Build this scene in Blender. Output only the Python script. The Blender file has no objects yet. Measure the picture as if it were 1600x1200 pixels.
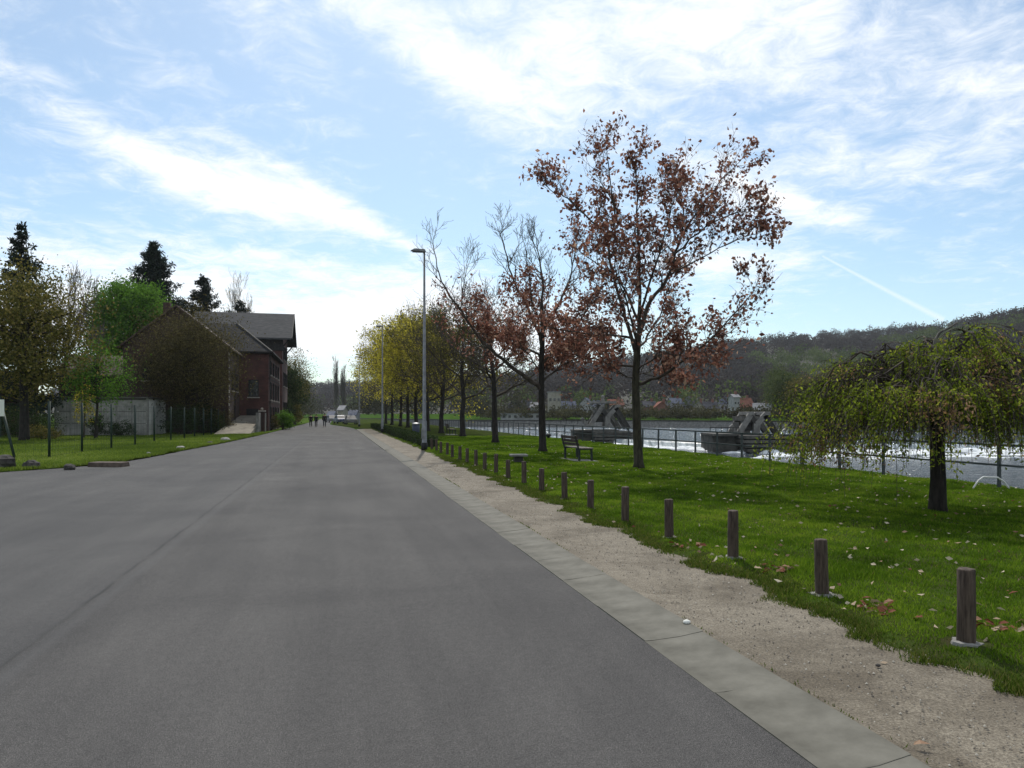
import bpy, bmesh, math, random
import numpy as np
from mathutils import Vector, Matrix
random.seed(7); rng = np.random.default_rng(7)
SC = bpy.context.scene
COL = SC.collection
PI = math.pi
F, HZ, CAMZ = 1150.0, 648.0, 1.62            # focal length (photo pixels), horizon row, eye height

# ---------------------------------------------------------------- camera
cam_d = bpy.data.cameras.new('camera'); cam = bpy.data.objects.new('camera', cam_d); COL.objects.link(cam)
cam.location = (0, 0, CAMZ); cam.rotation_euler = (PI / 2, 0, 0)
cam_d.sensor_width = 36; cam_d.lens = 36 * F / 1600; cam_d.shift_y = (HZ - 600) / 1600
cam_d.clip_end = 6000; cam_d.clip_start = 0.05
SC.camera = cam
SC.view_settings.view_transform = 'Standard'; SC.view_settings.look = 'None'
SC.view_settings.exposure = 0.0; SC.view_settings.gamma = 1
SC.render.engine = 'CYCLES'
SC.cycles.max_bounces = 6; SC.cycles.transparent_max_bounces = 8

# ---------------------------------------------------------------- sky and sun
SUN_EL, SUN_AZ = 50.0, -5.0
el, az = math.radians(SUN_EL), math.radians(SUN_AZ)
sun_dir = Vector((math.sin(az) * math.cos(el), math.cos(az) * math.cos(el), math.sin(el)))
sd = bpy.data.lights.new('sun', 'SUN'); sd.energy = 3.6; sd.angle = math.radians(0.6); sd.color = (1, .95, .87)
sun = bpy.data.objects.new('sun', sd); COL.objects.link(sun); sun.location = (0, 0, 60)
sun.rotation_euler = sun_dir.to_track_quat('Z', 'Y').to_euler()

world = bpy.data.worlds.new('World'); SC.world = world; world.use_nodes = True
N = world.node_tree.nodes; Lk = world.node_tree.links
for n in list(N): N.remove(n)
wout = N.new('ShaderNodeOutputWorld'); bg = N.new('ShaderNodeBackground'); bg.inputs[1].default_value = 0.1
Lk.new(bg.outputs[0], wout.inputs[0])
sky = N.new('ShaderNodeTexSky'); sky.sky_type = 'NISHITA'; sky.sun_disc = False
sky.sun_elevation = el; sky.sun_rotation = az % (2 * PI); sky.air_density = 1.0; sky.dust_density = 0.7; sky.ozone_density = 1.0
SKY_GAIN = 1.22
def M_(op, a, b=None, c=None, clamp=False):
    n = N.new('ShaderNodeMath'); n.operation = op; n.use_clamp = clamp
    for i, v in enumerate((a, b, c)):
        if v is None: continue
        if isinstance(v, (int, float)): n.inputs[i].default_value = v
        else: Lk.new(v, n.inputs[i])
    return n.outputs[0]
tc = N.new('ShaderNodeTexCoord'); sep = N.new('ShaderNodeSeparateXYZ'); Lk.new(tc.outputs['Generated'], sep.inputs[0])
X, Y, Z = sep.outputs
AZ = M_('ARCTAN2', X, Y); EL = M_('ARCSINE', Z)
zc = M_('ADD', M_('MAXIMUM', Z, 0.0), 0.10)
cx_ = M_('DIVIDE', X, zc); cy_ = M_('DIVIDE', Y, zc)
comb = N.new('ShaderNodeCombineXYZ'); Lk.new(cx_, comb.inputs[0]); Lk.new(cy_, comb.inputs[1])
def noise(vec, scale, detail, rough=.55, dist=0.0, stretch=None, rot=0.0, off=(0, 0, 0)):
    mp = N.new('ShaderNodeMapping'); Lk.new(vec, mp.inputs[0]); mp.inputs['Location'].default_value = off
    mp.inputs['Rotation'].default_value = (0, 0, rot)
    if stretch: mp.inputs['Scale'].default_value = stretch
    n = N.new('ShaderNodeTexNoise'); n.inputs['Scale'].default_value = scale; n.inputs['Detail'].default_value = detail
    n.inputs['Roughness'].default_value = rough; n.inputs['Distortion'].default_value = dist
    Lk.new(mp.outputs[0], n.inputs['Vector']); return n.outputs[0]
P3 = comb.outputs[0]
n_big = noise(P3, 0.9, 6, .6, .6, off=(3, 1, 0))
n_fine = noise(P3, 7.5, 6, .7, .5, off=(1, 7, 0))
n_wisp = noise(P3, 1.6, 7, .62, 1.2, stretch=(1, .28, 1), rot=.9, off=(5, 2, 0))
# soft banks of cloud: azimuth/elevation centre, half sizes, tilt, weight
def azel(px, py):
    u, v = (px - 800) / F, (HZ - py) / F
    return math.atan(u), math.atan(v * math.cos(math.atan(u)))
BANKS = [(1050, 30, 360, 90, 4, .36), (660, 70, 230, 38, -27, .46), (860, 120, 150, 70, -20, .20), (1280, 110, 240, 80, -20, .28), (1580, 170, 90, 140, 0, .30),
         (1330, 255, 120, 30, -12, .34), (1150, 290, 120, 40, -22, .42), (1280, 330, 130, 14, -24, .35), (1130, 410, 120, 20, -3, .48), (1000, 350, 150, 60, -15, .2),
         (230, 240, 90, 14, -14, .42), (380, 305, 160, 34, -12, .66), (560, 350, 130, 16, -20, .62), (450, 268, 150, 11, -22, .30), (80, 150, 130, 34, -22, .20), (470, 90, 120, 34, -30, .14),
         (190, 420, 220, 22, -8, .50), (330, 385, 160, 12, -3, .22), (470, 420, 190, 22, -2, .45), (400, 520, 360, 50, 0, .68), (640, 470, 130, 40, 5, .48), (60, 480, 180, 45, 0, .55),
         (780, 530, 230, 50, 0, .50), (1000, 10, 700, 40, 0, .08)]
dens = None
for (px, py, wx, wy, tilt, wt) in BANKS:
    a0, e0 = azel(px, py); sx, sy = wx / F, wy / F; th = math.radians(-tilt)
    # tilt > 0 rises to the right
    c, s = math.cos(-th), math.sin(-th)
    da = M_('SUBTRACT', AZ, a0); de = M_('SUBTRACT', EL, e0)
    p = M_('ADD', M_('MULTIPLY', da, c / sx), M_('MULTIPLY', de, s / sx))
    q = M_('ADD', M_('MULTIPLY', da, -s / sy), M_('MULTIPLY', de, c / sy))
    r2 = M_('ADD', M_('MULTIPLY', p, p), M_('MULTIPLY', q, q))
    g = M_('MULTIPLY', M_('EXPONENT', M_('MULTIPLY', r2, -0.9)), wt)
    dens = g if dens is None else M_('ADD', dens, g)
# outside the framed part the same kind of broken cloud goes on
away = M_('MULTIPLY', M_('SUBTRACT', M_('ABSOLUTE', AZ), .68, clamp=True), 1.6, clamp=True)
up = M_('MULTIPLY', M_('SUBTRACT', EL, .52, clamp=True), 2.5, clamp=True)
dens = M_('ADD', dens, M_('MULTIPLY', M_('MAXIMUM', away, up), .33))
t = M_('ADD', M_('MULTIPLY', M_('SUBTRACT', n_big, .5), .8), M_('MULTIPLY', M_('SUBTRACT', n_fine, .5), 1.75))
t = M_('ADD', t, M_('MULTIPLY', M_('SUBTRACT', n_wisp, .5), .8))
dd = M_('ADD', dens, M_('MULTIPLY', t, .75))
mr = N.new('ShaderNodeMapRange'); mr.interpolation_type = 'SMOOTHSTEP'; Lk.new(dd, mr.inputs[0])
mr.inputs[1].default_value = -.05; mr.inputs[2].default_value = .85; mr.inputs[3].default_value = .09; mr.inputs[4].default_value = .97
# one old straight vapour trail low on the right
(a1, e1), (a2, e2) = azel(1285, 400), azel(1465, 495)
dl = math.hypot(a2 - a1, e2 - e1); ux, uy = (a2 - a1) / dl, (e2 - e1) / dl
da = M_('SUBTRACT', AZ, a1); de = M_('SUBTRACT', EL, e1)
along = M_('DIVIDE', M_('ADD', M_('MULTIPLY', da, ux), M_('MULTIPLY', de, uy)), dl)
across = M_('ABSOLUTE', M_('SUBTRACT', M_('MULTIPLY', da, -uy), M_('MULTIPLY', de, -ux)))
wdt = M_('ADD', .0016, M_('MULTIPLY', M_('MAXIMUM', along, 0.0), .0022))
tr = M_('MULTIPLY', M_('EXPONENT', M_('MULTIPLY', M_('POWER', M_('DIVIDE', across, wdt), 2.0), -1.0)), .42)
tr = M_('MULTIPLY', tr, M_('MULTIPLY', M_('GREATER_THAN', along, 0.0), M_('LESS_THAN', along, 1.05)))
mask = M_('MAXIMUM', mr.outputs[0], tr, clamp=True)
mixn = N.new('ShaderNodeMix'); mixn.data_type = 'RGBA'
skyg = N.new('ShaderNodeMix'); skyg.data_type = 'RGBA'; skyg.blend_type = 'MULTIPLY'; skyg.inputs[0].default_value = 1
Lk.new(sky.outputs[0], skyg.inputs[6]); skyg.inputs[7].default_value = (SKY_GAIN * .90, SKY_GAIN * 1.06, SKY_GAIN * 1.09, 1)
Lk.new(mask, mixn.inputs[0]); Lk.new(skyg.outputs[2], mixn.inputs[6]); mixn.inputs[7].default_value = (11.4, 11.6, 11.8, 1)
Lk.new(mixn.outputs[2], bg.inputs[0])
world.cycles.sampling_method = 'MANUAL'; world.cycles.sample_map_resolution = 1024

# ---------------------------------------------------------------- helpers
TH = math.atan2(.2315, .9728)                 # the road runs 13.4 degrees left of the view axis
CT, ST = math.cos(TH), math.sin(TH)
def R(s, t, z=0.0): return Vector((CT * s - ST * t, ST * s + CT * t, z))     # road frame (s right, t along) to world
def st(x, y): return (CT * x + ST * y, -ST * x + CT * y)
def G(px, py, z=0.0):                          # ground point seen at a photo pixel
    Yd = F * (CAMZ - z) / (py - HZ); return Vector(((px - 800) / F * Yd, Yd, z))
def W(px, py, Yd): return Vector(((px - 800) / F * Yd, Yd, CAMZ - (py - HZ) / F * Yd))

def tag(o, label=None, cat=None, group=None, kind=None):
    if label: o['label'] = label
    if cat: o['category'] = cat
    if group: o['group'] = group
    if kind: o['kind'] = kind
    return o
def empty(name, loc, rz=0.0, label=None, cat=None, group=None):
    o = bpy.data.objects.new(name, None); COL.objects.link(o); o.location = loc; o.rotation_euler = (0, 0, rz)
    o.empty_display_size = .2
    return tag(o, label, cat, group)
def obj_from(name, me, mat, parent=None, loc=None, rz=0.0):
    o = bpy.data.objects.new(name, me); COL.objects.link(o)
    if mat is not None and not me.materials: me.materials.append(mat)
    if parent is not None: o.parent = parent
    if loc is not None: o.location = loc
    o.rotation_euler = (0, 0, rz)
    return o
def copy_tree(o, parent=None, loc=None, rz=None):
    c = o.copy(); COL.objects.link(c)
    if parent is not None: c.parent = parent
    if loc is not None: c.location = loc
    if rz is not None: c.rotation_euler = (0, 0, rz)
    for ch in [k for k in bpy.data.objects if k.parent == o]: copy_tree(ch, c)
    return c
class MB:
    def __init__(s): s.v = []; s.f = []
    def add(s, vs, fs):
        n = len(s.v); s.v += [tuple(v) for v in vs]; s.f += [tuple(i + n for i in f) for f in fs]; return s
    def box(s, c, d, rz=0.0, top=1.0):
        x, y, z = d[0] / 2, d[1] / 2, d[2] / 2; a, b = math.cos(rz), math.sin(rz); vs = []
        for k, (i, j, l) in enumerate([(-1, -1, -1), (1, -1, -1), (1, 1, -1), (-1, 1, -1), (-1, -1, 1), (1, -1, 1), (1, 1, 1), (-1, 1, 1)]):
            q = top if l > 0 else 1; X_, Y_ = i * x * q, j * y * q
            vs.append((c[0] + a * X_ - b * Y_, c[1] + b * X_ + a * Y_, c[2] + l * z))
        return s.add(vs, [(0, 3, 2, 1), (4, 5, 6, 7), (0, 1, 5, 4), (1, 2, 6, 5), (2, 3, 7, 6), (3, 0, 4, 7)])
    def bar(s, p, q, w, h):
        p, q = Vector(p), Vector(q); d = (q - p).normalized()
        u = d.cross(Vector((0, 0, 1))); u = u.normalized() if u.length > 1e-4 else Vector((1, 0, 0)); n = u.cross(d)
        vs = []
        for o in (p, q):
            for (i, j) in ((-1, -1), (1, -1), (1, 1), (-1, 1)): vs.append(o + u * (i * w / 2) + n * (j * h / 2))
        return s.add(vs, [(0, 1, 2, 3), (7, 6, 5, 4), (0, 4, 5, 1), (1, 5, 6, 2), (2, 6, 7, 3), (3, 7, 4, 0)])
    def tube(s, pts, rad, k=6, cap=True):
        pts = [Vector(p) for p in pts]; n = len(pts)
        if isinstance(rad, (int, float)): rad = [rad] * n
        base = len(s.v); up = None
        for i in range(n):
            d = (pts[min(i + 1, n - 1)] - pts[max(i - 1, 0)]).normalized()
            if up is None:
                up = d.cross(Vector((.31, .95, .02)))
                if up.length < .1: up = d.cross(Vector((1, 0, 0)))
            u = (up - d * up.dot(d)).normalized(); v = d.cross(u); up = u
            for j in range(k):
                a = 2 * PI * j / k; s.v.append(tuple(pts[i] + (u * math.cos(a) + v * math.sin(a)) * rad[i]))
        for i in range(n - 1):
            for j in range(k):
                a, b = base + i * k + j, base + i * k + (j + 1) % k; s.f.append((a, b, b + k, a + k))
        if cap and k > 2:
            s.f.append(tuple(base + j for j in reversed(range(k)))); s.f.append(tuple(base + (n - 1) * k + j for j in range(k)))
        return s
    def prism(s, poly, z0, z1):                 # poly: ccw xy outline
        n = len(poly); vs = [(x, y, z0) for x, y in poly] + [(x, y, z1) for x, y in poly]
        return s.add(vs, [tuple(reversed(range(n))), tuple(range(n, 2 * n))] + [(i, (i + 1) % n, n + (i + 1) % n, n + i) for i in range(n)])
    def blob(s, c, r, k=8, m=5, rough=.2, seed=0, flat=1.0):
        rr = random.Random(seed); vs = []; fs = []; base = 0
        for i in range(m + 1):
            ph = PI * i / m
            for j in range(k):
                a = 2 * PI * j / k; q = 1 + rr.uniform(-rough, rough)
                if i in (0, m): q = 1
                vs.append((c[0] + r[0] * q * math.sin(ph) * math.cos(a), c[1] + r[1] * q * math.sin(ph) * math.sin(a), c[2] + r[2] * q * math.cos(ph)))
        for i in range(m):
            for j in range(k):
                a, b = i * k + j, i * k + (j + 1) % k; fs.append((a, a + k, b + k, b))
        return s.add(vs, fs)
    def mesh(s, name):
        me = bpy.data.meshes.new(name); me.from_pydata(s.v, [], s.f); me.update(); return me
    def build(s, name, mat, parent=None, smooth=False, loc=None, rz=0.0, bevel=0.0):
        me = s.mesh(name)
        if smooth: me.polygons.foreach_set('use_smooth', [True] * len(me.polygons))
        o = obj_from(name, me, mat, parent, loc, rz)
        if bevel:
            b = o.modifiers.new('bevel', 'BEVEL'); b.width = bevel; b.segments = 2; b.limit_method = 'ANGLE'
        return o
def np_mesh(name, V, Fc, tint=None, smooth=False):
    V = np.asarray(V, np.float32); Fc = np.asarray(Fc, np.int32); k = Fc.shape[1]; m = len(Fc)
    me = bpy.data.meshes.new(name); me.vertices.add(len(V)); me.vertices.foreach_set('co', V.ravel())
    me.loops.add(m * k); me.loops.foreach_set('vertex_index', Fc.ravel()); me.polygons.add(m)
    me.polygons.foreach_set('loop_start', np.arange(0, m * k, k, dtype=np.int32))
    me.polygons.foreach_set('loop_total', np.full(m, k, np.int32))
    if smooth: me.polygons.foreach_set('use_smooth', np.ones(m, bool))
    if tint is not None:
        a = me.attributes.new('tint', 'FLOAT', 'FACE'); a.data.foreach_set('value', np.asarray(tint, np.float32))
    me.update(calc_edges=True); return me

# ---------------------------------------------------------------- materials
def new_mat(name):
    m = bpy.data.materials.new(name); m.use_nodes = True; nt = m.node_tree
    b = nt.nodes['Principled BSDF']; return m, nt, b
def tex(nt, scale, detail=4, rough=.6, coord='Object', stretch=None, dist=0.0):
    c = nt.nodes.new('ShaderNodeTexCoord'); mp = nt.nodes.new('ShaderNodeMapping'); nt.links.new(c.outputs[coord], mp.inputs[0])
    if stretch: mp.inputs['Scale'].default_value = stretch
    n = nt.nodes.new('ShaderNodeTexNoise'); n.inputs['Scale'].default_value = scale; n.inputs['Detail'].default_value = detail
    n.inputs['Roughness'].default_value = rough; n.inputs['Distortion'].default_value = dist
    nt.links.new(mp.outputs[0], n.inputs['Vector']); return n.outputs[0]
def ramp(nt, fac, stops):
    r = nt.nodes.new('ShaderNodeValToRGB'); e = r.color_ramp.elements
    while len(e) < len(stops): e.new(.5)
    for i, (p, c) in enumerate(stops): e[i].position = p; e[i].color = (*c, 1)
    nt.links.new(fac, r.inputs[0]); return r.outputs[0]
def mixc(nt, fac, a, b, mode='MIX'):
    n = nt.nodes.new('ShaderNodeMix'); n.data_type = 'RGBA'; n.blend_type = mode
    for i, v in ((0, fac), (6, a), (7, b)):
        if isinstance(v, (int, float)): n.inputs[i].default_value = v
        elif isinstance(v, tuple): n.inputs[i].default_value = (*v, 1)
        else: nt.links.new(v, n.inputs[i])
    return n.outputs[2]
def bump(nt, b, h, strength=.3, dist=.02):
    n = nt.nodes.new('ShaderNodeBump'); n.inputs['Strength'].default_value = strength; n.inputs['Distance'].default_value = dist
    nt.links.new(h, n.inputs['Height']); nt.links.new(n.outputs[0], b.inputs['Normal'])
def mat(name, c1, c2, scale=8, rough=.85, bs=.3, bd=.01, stretch=None, detail=5, spec=.3, metal=0.0, lo=.35, hi=.65):
    m, nt, b = new_mat(name); n = tex(nt, scale, detail, .62, stretch=stretch)
    nt.links.new(ramp(nt, n, [(lo, c1), (hi, c2)]), b.inputs['Base Color'])
    b.inputs['Roughness'].default_value = rough; b.inputs['Specular IOR Level'].default_value = spec; b.inputs['Metallic'].default_value = metal
    if bs: bump(nt, b, n, bs, bd)
    return m
def leafmat(name, stops, transl=.35, rough=.75, spec=.08):
    m, nt, b = new_mat(name); at = nt.nodes.new('ShaderNodeAttribute'); at.attribute_name = 'tint'
    col = ramp(nt, at.outputs['Fac'], stops)
    b.inputs['Roughness'].default_value = rough; b.inputs['Specular IOR Level'].default_value = spec
    nt.links.new(col, b.inputs['Base Color'])
    tr = nt.nodes.new('ShaderNodeBsdfTranslucent'); nt.links.new(col, tr.inputs[0])
    mx = nt.nodes.new('ShaderNodeMixShader'); mx.inputs[0].default_value = transl
    out = nt.nodes['Material Output']; nt.links.new(b.outputs[0], mx.inputs[1]); nt.links.new(tr.outputs[0], mx.inputs[2]); nt.links.new(mx.outputs[0], out.inputs[0])
    return m
def brickmat(name, c1, c2, mortar, bw=.23, bh=.075):
    m, nt, b = new_mat(name); c = nt.nodes.new('ShaderNodeTexCoord'); s = nt.nodes.new('ShaderNodeSeparateXYZ'); nt.links.new(c.outputs['Object'], s.inputs[0])
    a = nt.nodes.new('ShaderNodeMath'); a.operation = 'ADD'; nt.links.new(s.outputs[0], a.inputs[0]); nt.links.new(s.outputs[1], a.inputs[1])
    cb = nt.nodes.new('ShaderNodeCombineXYZ'); nt.links.new(a.outputs[0], cb.inputs[0]); nt.links.new(s.outputs[2], cb.inputs[1])
    br = nt.nodes.new('ShaderNodeTexBrick'); nt.links.new(cb.outputs[0], br.inputs['Vector'])
    br.inputs['Color1'].default_value = (*c1, 1); br.inputs['Color2'].default_value = (*c2, 1); br.inputs['Mortar'].default_value = (*mortar, 1)
    br.inputs['Scale'].default_value = 1; br.inputs['Brick Width'].default_value = bw; br.inputs['Row Height'].default_value = bh; br.inputs['Mortar Size'].default_value = .008
    n = tex(nt, .8, 6); col = mixc(nt, 1.0, br.outputs[0], ramp(nt, n, [(.3, (.45, .42, .42)), (.7, (1, 1, 1))]), 'MULTIPLY')
    nt.links.new(col, b.inputs['Base Color']); b.inputs['Roughness'].default_value = .9
    return m
# ================================================================ GROUND, ROAD, RIVER
def road_mat():
    m, nt, b = new_mat('aged_asphalt')
    c = nt.nodes.new('ShaderNodeTexCoord'); s = nt.nodes.new('ShaderNodeSeparateXYZ'); nt.links.new(c.outputs['Object'], s.inputs[0])
    grain = tex(nt, 210, 3, .9); big = tex(nt, .35, 5, .6, dist=.6); streak = tex(nt, 1.4, 5, .6, stretch=(1, .06, 1)); spots = tex(nt, 9, 2, .5)
    col = ramp(nt, grain, [(.36, (.016, .016, .016)), (.5, (.058, .057, .056)), (.64, (.165, .160, .155))])
    col = mixc(nt, .9, col, ramp(nt, tex(nt, 78, 2, .9), [(.34, (.74, .74, .74)), (.5, (1.08, 1.07, 1.06)), (.66, (1.48, 1.47, 1.45))]), 'MULTIPLY')
    col = mixc(nt, .7, col, ramp(nt, tex(nt, 17, 3, .9), [(.34, (.80, .80, .80)), (.66, (1.20, 1.19, 1.18))]), 'MULTIPLY')
    col = mixc(nt, .85, col, ramp(nt, big, [(.3, (.72, .72, .73)), (.7, (1.22, 1.21, 1.19))]), 'MULTIPLY')
    col = mixc(nt, .8, col, ramp(nt, streak, [(.3, (.78, .78, .79)), (.7, (1.2, 1.19, 1.18))]), 'MULTIPLY')
    def mt(op, a, v=None, clamp=False):
        n = nt.nodes.new('ShaderNodeMath'); n.operation = op; n.use_clamp = clamp
        for i, q in enumerate((a, v)):
            if q is None: continue
            if isinstance(q, (int, float)): n.inputs[i].default_value = q
            else: nt.links.new(q, n.inputs[i])
        return n.outputs[0]
    # joint between the two laid strips, wandering a little, open near and sealed further on
    wob = mt('MULTIPLY', mt('SUBTRACT', tex(nt, 1.1, 5, .7), .5), .10)
    sd_ = mt('ADD', mt('SUBTRACT', s.outputs[0], -2.10), wob); d = mt('ABSOLUTE', sd_)
    crack = mt('MULTIPLY', mt('SUBTRACT', 1.0, mt('DIVIDE', d, .035), True), ramp(nt, tex(nt, .9, 4, .6), [(.36, (.0, .0, .0)), (.6, (.9, .9, .9))]))
    col = mixc(nt, crack, col, (.032, .032, .032))
    pale = mt('MULTIPLY', mt('SUBTRACT', 1.0, mt('DIVIDE', mt('ABSOLUTE', mt('SUBTRACT', sd_, .11)), .10), True), .32)
    col = mixc(nt, pale, col, (.10, .10, .10))
    # left strip is a touch greyer blue
    lft = mt('MULTIPLY', mt('LESS_THAN', sd_, 0.0), .18); col = mixc(nt, lft, col, (.075, .077, .080))
    # dust by the gutter
    dust = mt('MULTIPLY', mt('SUBTRACT', 1.0, mt('DIVIDE', mt('ABSOLUTE', mt('SUBTRACT', s.outputs[0], 2.1)), .16), True), .0)
    col = mixc(nt, dust, col, (.2, .19, .17))
    nt.links.new(col, b.inputs['Base Color']); b.inputs['Roughness'].default_value = .85; b.inputs['Specular IOR Level'].default_value = .12
    bump(nt, b, grain, .22, .004)
    return m
M = {}
M['asphalt'] = road_mat()
def gravel_mat():
    m, nt, b = new_mat('trodden_gravel')
    g = tex(nt, 70, 3, .8); mid = tex(nt, 7, 6, .7); big = tex(nt, .9, 5, .6, dist=.5)
    col = ramp(nt, g, [(.30, (.055, .045, .030)), (.5, (.145, .124, .092)), (.72, (.27, .240, .185))])
    col = mixc(nt, .9, col, ramp(nt, mid, [(.3, (.72, .70, .68)), (.62, (1.1, 1.1, 1.1))]), 'MULTIPLY')
    col = mixc(nt, .9, col, ramp(nt, big, [(.34, (.58, .54, .48)), (.56, (1.16, 1.16, 1.16))]), 'MULTIPLY')
    nt.links.new(col, b.inputs['Base Color']); b.inputs['Roughness'].default_value = .95
    bump(nt, b, mid, .6, .03); return m
M['gravel'] = gravel_mat()
M['gutter'] = mat('gutter_concrete', (.085, .080, .064), (.165, .157, .130), 3.5, .9, .2, .004, detail=8, lo=.3, hi=.7)
M['soil'] = mat('lawn_soil', (.040, .040, .018), (.045, .075, .014), 3, .95, .5, .03, detail=8, spec=0.0)
M['field'] = mat('field', (.03, .065, .010), (.05, .095, .015), .2, .95, 0, spec=0.0)
M['concrete'] = mat('old_concrete', (.14, .135, .125), (.28, .27, .25), 2.5, .9, .3, .01, detail=8)
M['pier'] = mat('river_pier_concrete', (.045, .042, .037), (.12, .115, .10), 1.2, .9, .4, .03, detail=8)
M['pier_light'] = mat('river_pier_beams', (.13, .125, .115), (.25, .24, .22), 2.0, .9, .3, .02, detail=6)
M['pier_dark'] = mat('dark_concrete', (.018, .017, .015), (.055, .052, .046), 1.5, .7, .3, .02)
M['rail'] = mat('railing_paint', (.028, .038, .038), (.055, .065, .065), 6, .55, .1, .002, spec=.4)
M['wood'] = mat('weathered_wood', (.028, .019, .014), (.105, .078, .058), 10, .85, .7, .01, stretch=(5, 5, .5), detail=7)
M['steel'] = mat('galvanised_steel', (.15, .155, .16), (.25, .255, .26), 5, .5, .05, .002, metal=.5)
M['black'] = mat('black_paint', (.008, .008, .009), (.02, .02, .02), 8, .6, 0)

def strip_sheet(name, rows, m, z, parent=None, kind='structure', nx=1, zf=None):
    """rows: (t, s_left, s_right); a sheet in the road frame."""
    vs = []; fs = []
    for (t, a, b) in rows:
        for i in range(nx + 1):
            s_ = a + (b - a) * i / nx; vs.append((s_, t, z if zf is None else zf(s_, t)))
    for j in range(len(rows) - 1):
        for i in range(nx): a = j * (nx + 1) + i; fs.append((a, a + 1, a + nx + 2, a + nx + 1))
    me = bpy.data.meshes.new(name); me.from_pydata(vs, [], fs); me.update()
    me.polygons.foreach_set('use_smooth', [True] * len(me.polygons))
    o = obj_from(name, me, m, parent, None, TH if parent is None else 0)
    if kind: o['kind'] = kind
    return o
def lerp_tab(tab, x):
    return float(np.interp(x, [a for a, b in tab], [b for a, b in tab]))
LEFT = [(-8, -70), (13, -70), (16, -45), (20, -21), (22.3, -11.6), (23.4, -9.3), (24.8, -8.1), (27, -7.15), (31, -6.85), (36, -6.7), (45, -6.25), (60, -5.9), (90, -5.75), (130, -5.6), (180, -5.6), (520, -5.6)]
RIGHT = [(-8, 2.14), (75, 2.14), (88, 1.95), (97, 1.5), (107, .6), (118, -.6), (128, -1.2), (520, -1.4)]
ts = sorted(set([-8, 13, 16, 18, 20, 21, 22.3, 23.4, 24.2, 24.8, 26, 27, 29, 31, 36, 45, 60, 75, 82, 88, 92, 97, 102, 107, 112, 118, 123, 128, 135, 150, 180, 240, 320, 420, 520]))
# flat land on this side of the river, dropping to the river bed
base = strip_sheet('ground', [(-60, 0, 0)], M['field'], 0) if False else None
vs = []; fs = []
prof = [(-1800, -.05), (-300, -.05), (-60, -.05), (0, -.05), (14.25, -.05), (14.45, -.10), (16.2, -2.1), (18.5, -3.6), (60, -4.2), (120, -4.4)]
tt = [-60, 0, 30, 60, 100, 150, 168, 200, 300, 600, 1200, 2400]
for t_ in tt:
    for s_, z_ in prof:
        if t_ > 290: z_ = -.05 if s_ < 100 else -.05
        vs.append((s_, t_, z_))
n_ = len(prof)
for j in range(len(tt) - 1):
    for i in range(n_ - 1): a = j * n_ + i; fs.append((a, a + 1, a + n_ + 1, a + n_))
me = bpy.data.meshes.new('ground'); me.from_pydata(vs, [], fs); tag(obj_from('ground', me, M['field'], None, None, TH), kind='structure')
strip_sheet('road', [(t_, lerp_tab(LEFT, t_), lerp_tab(RIGHT, t_)) for t_ in ts], M['asphalt'], 0.0)

# gutter: separate cast slabs, dished towards the road
gut = tag(empty('gutter', (0, 0, 0), TH), kind='structure')
slab_meshes = []
for q in range(5):
    mb = MB(); rr = random.Random(q); L = 1.0; j = .002 + .003 * rr.random()
    pr = [(2.142, -.08), (2.142, .004), (2.2, .006), (2.4, .022), (2.54, .036), (2.6, .040), (2.6, -.08)]
    bow = rr.uniform(.0, .035)
    n_ = len(pr); vs = []; m_ = 3
    for k in range(m_ + 1):
        for (a, z) in pr:
            w = (a - 2.1) / .5; skew = bow * 4 * w * (1 - w) * (-1)
            y = (j if k == 0 else L - j if k == m_ else L * k / m_) + skew
            vs.append((a + (rr.uniform(-.003, .003) if a == 2.6 else 0), y, z + rr.uniform(-.001, .001)))
    fs = []
    for k in range(m_):
        for i in range(n_ - 1): a = k * n_ + i; fs.append((a, a + n_, a + n_ + 1, a + 1))
    fs.append(tuple(range(n_))); fs.append(tuple(reversed(range(m_ * n_, m_ * n_ + n_))))
    mb.add(vs, fs); me = mb.mesh('gutter_slab'); me.materials.append(M['gutter']); slab_meshes.append(me)
for i in range(-3, 34):
    # the joints turn up every metre, a little irregular in level
    o = obj_from('gutter_slab', slab_meshes[(i * 7) % 5], None, gut); o.location = (random.uniform(-.006, .006), i * 1.0 - .1, random.uniform(-.003, .002))
mb = MB()
for i in range(34, 84): mb.box((2.35, i * 1.0 + .4, -.02), (.5, .985, .09))
o = mb.build('far_gutter_slabs', M['gutter'], gut); o['kind'] = 'stuff'
strip_sheet('gutter_bed', [(-8, 2.1, 2.62), (84, 2.1, 2.62)], M['soil'], -.012)

# bollards stand every 1.5 m at s = 4.11
BT = [4.10 + 1.5 * i for i in range(20)]
def grass_edge(t_):
    e = 3.80 + .07 * math.sin(t_ * 2.1 + 1) + .05 * math.sin(t_ * 5.3) + .04 * math.sin(t_ * 11.7 + 2) + .03 * math.sin(t_ * 23.1)
    for b in BT: e -= .13 * math.exp(-((t_ - b + .05) / .30) ** 2)
    if t_ > 36: e = 3.7 + .05 * math.sin(t_)
    return e
def far_right(t_):      # beyond the hedge the verge follows the narrowing road
    return lerp_tab([(84, 3.7), (90, 2.6), (97, 2.1), (107, 1.2), (118, 0.1), (128, -.9), (520, -1.2)], t_)
rows = [(-8 + .5 * i, 2.6, 4.6) for i in range(0, 186)]
def grz(s_, t_): return .022 + .010 * math.sin(t_ * 3.1 + s_ * 2) * math.sin(s_ * 5 + t_) + .010 * min(1.0, s_ - 2.6) - .05 * max(0, s_ - 3.75)
strip_sheet('gravel_path', rows, M['gravel'], .02, nx=8, zf=lambda s_, t_: grz(s_, t_) if s_ > 2.7 else .030)
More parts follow.
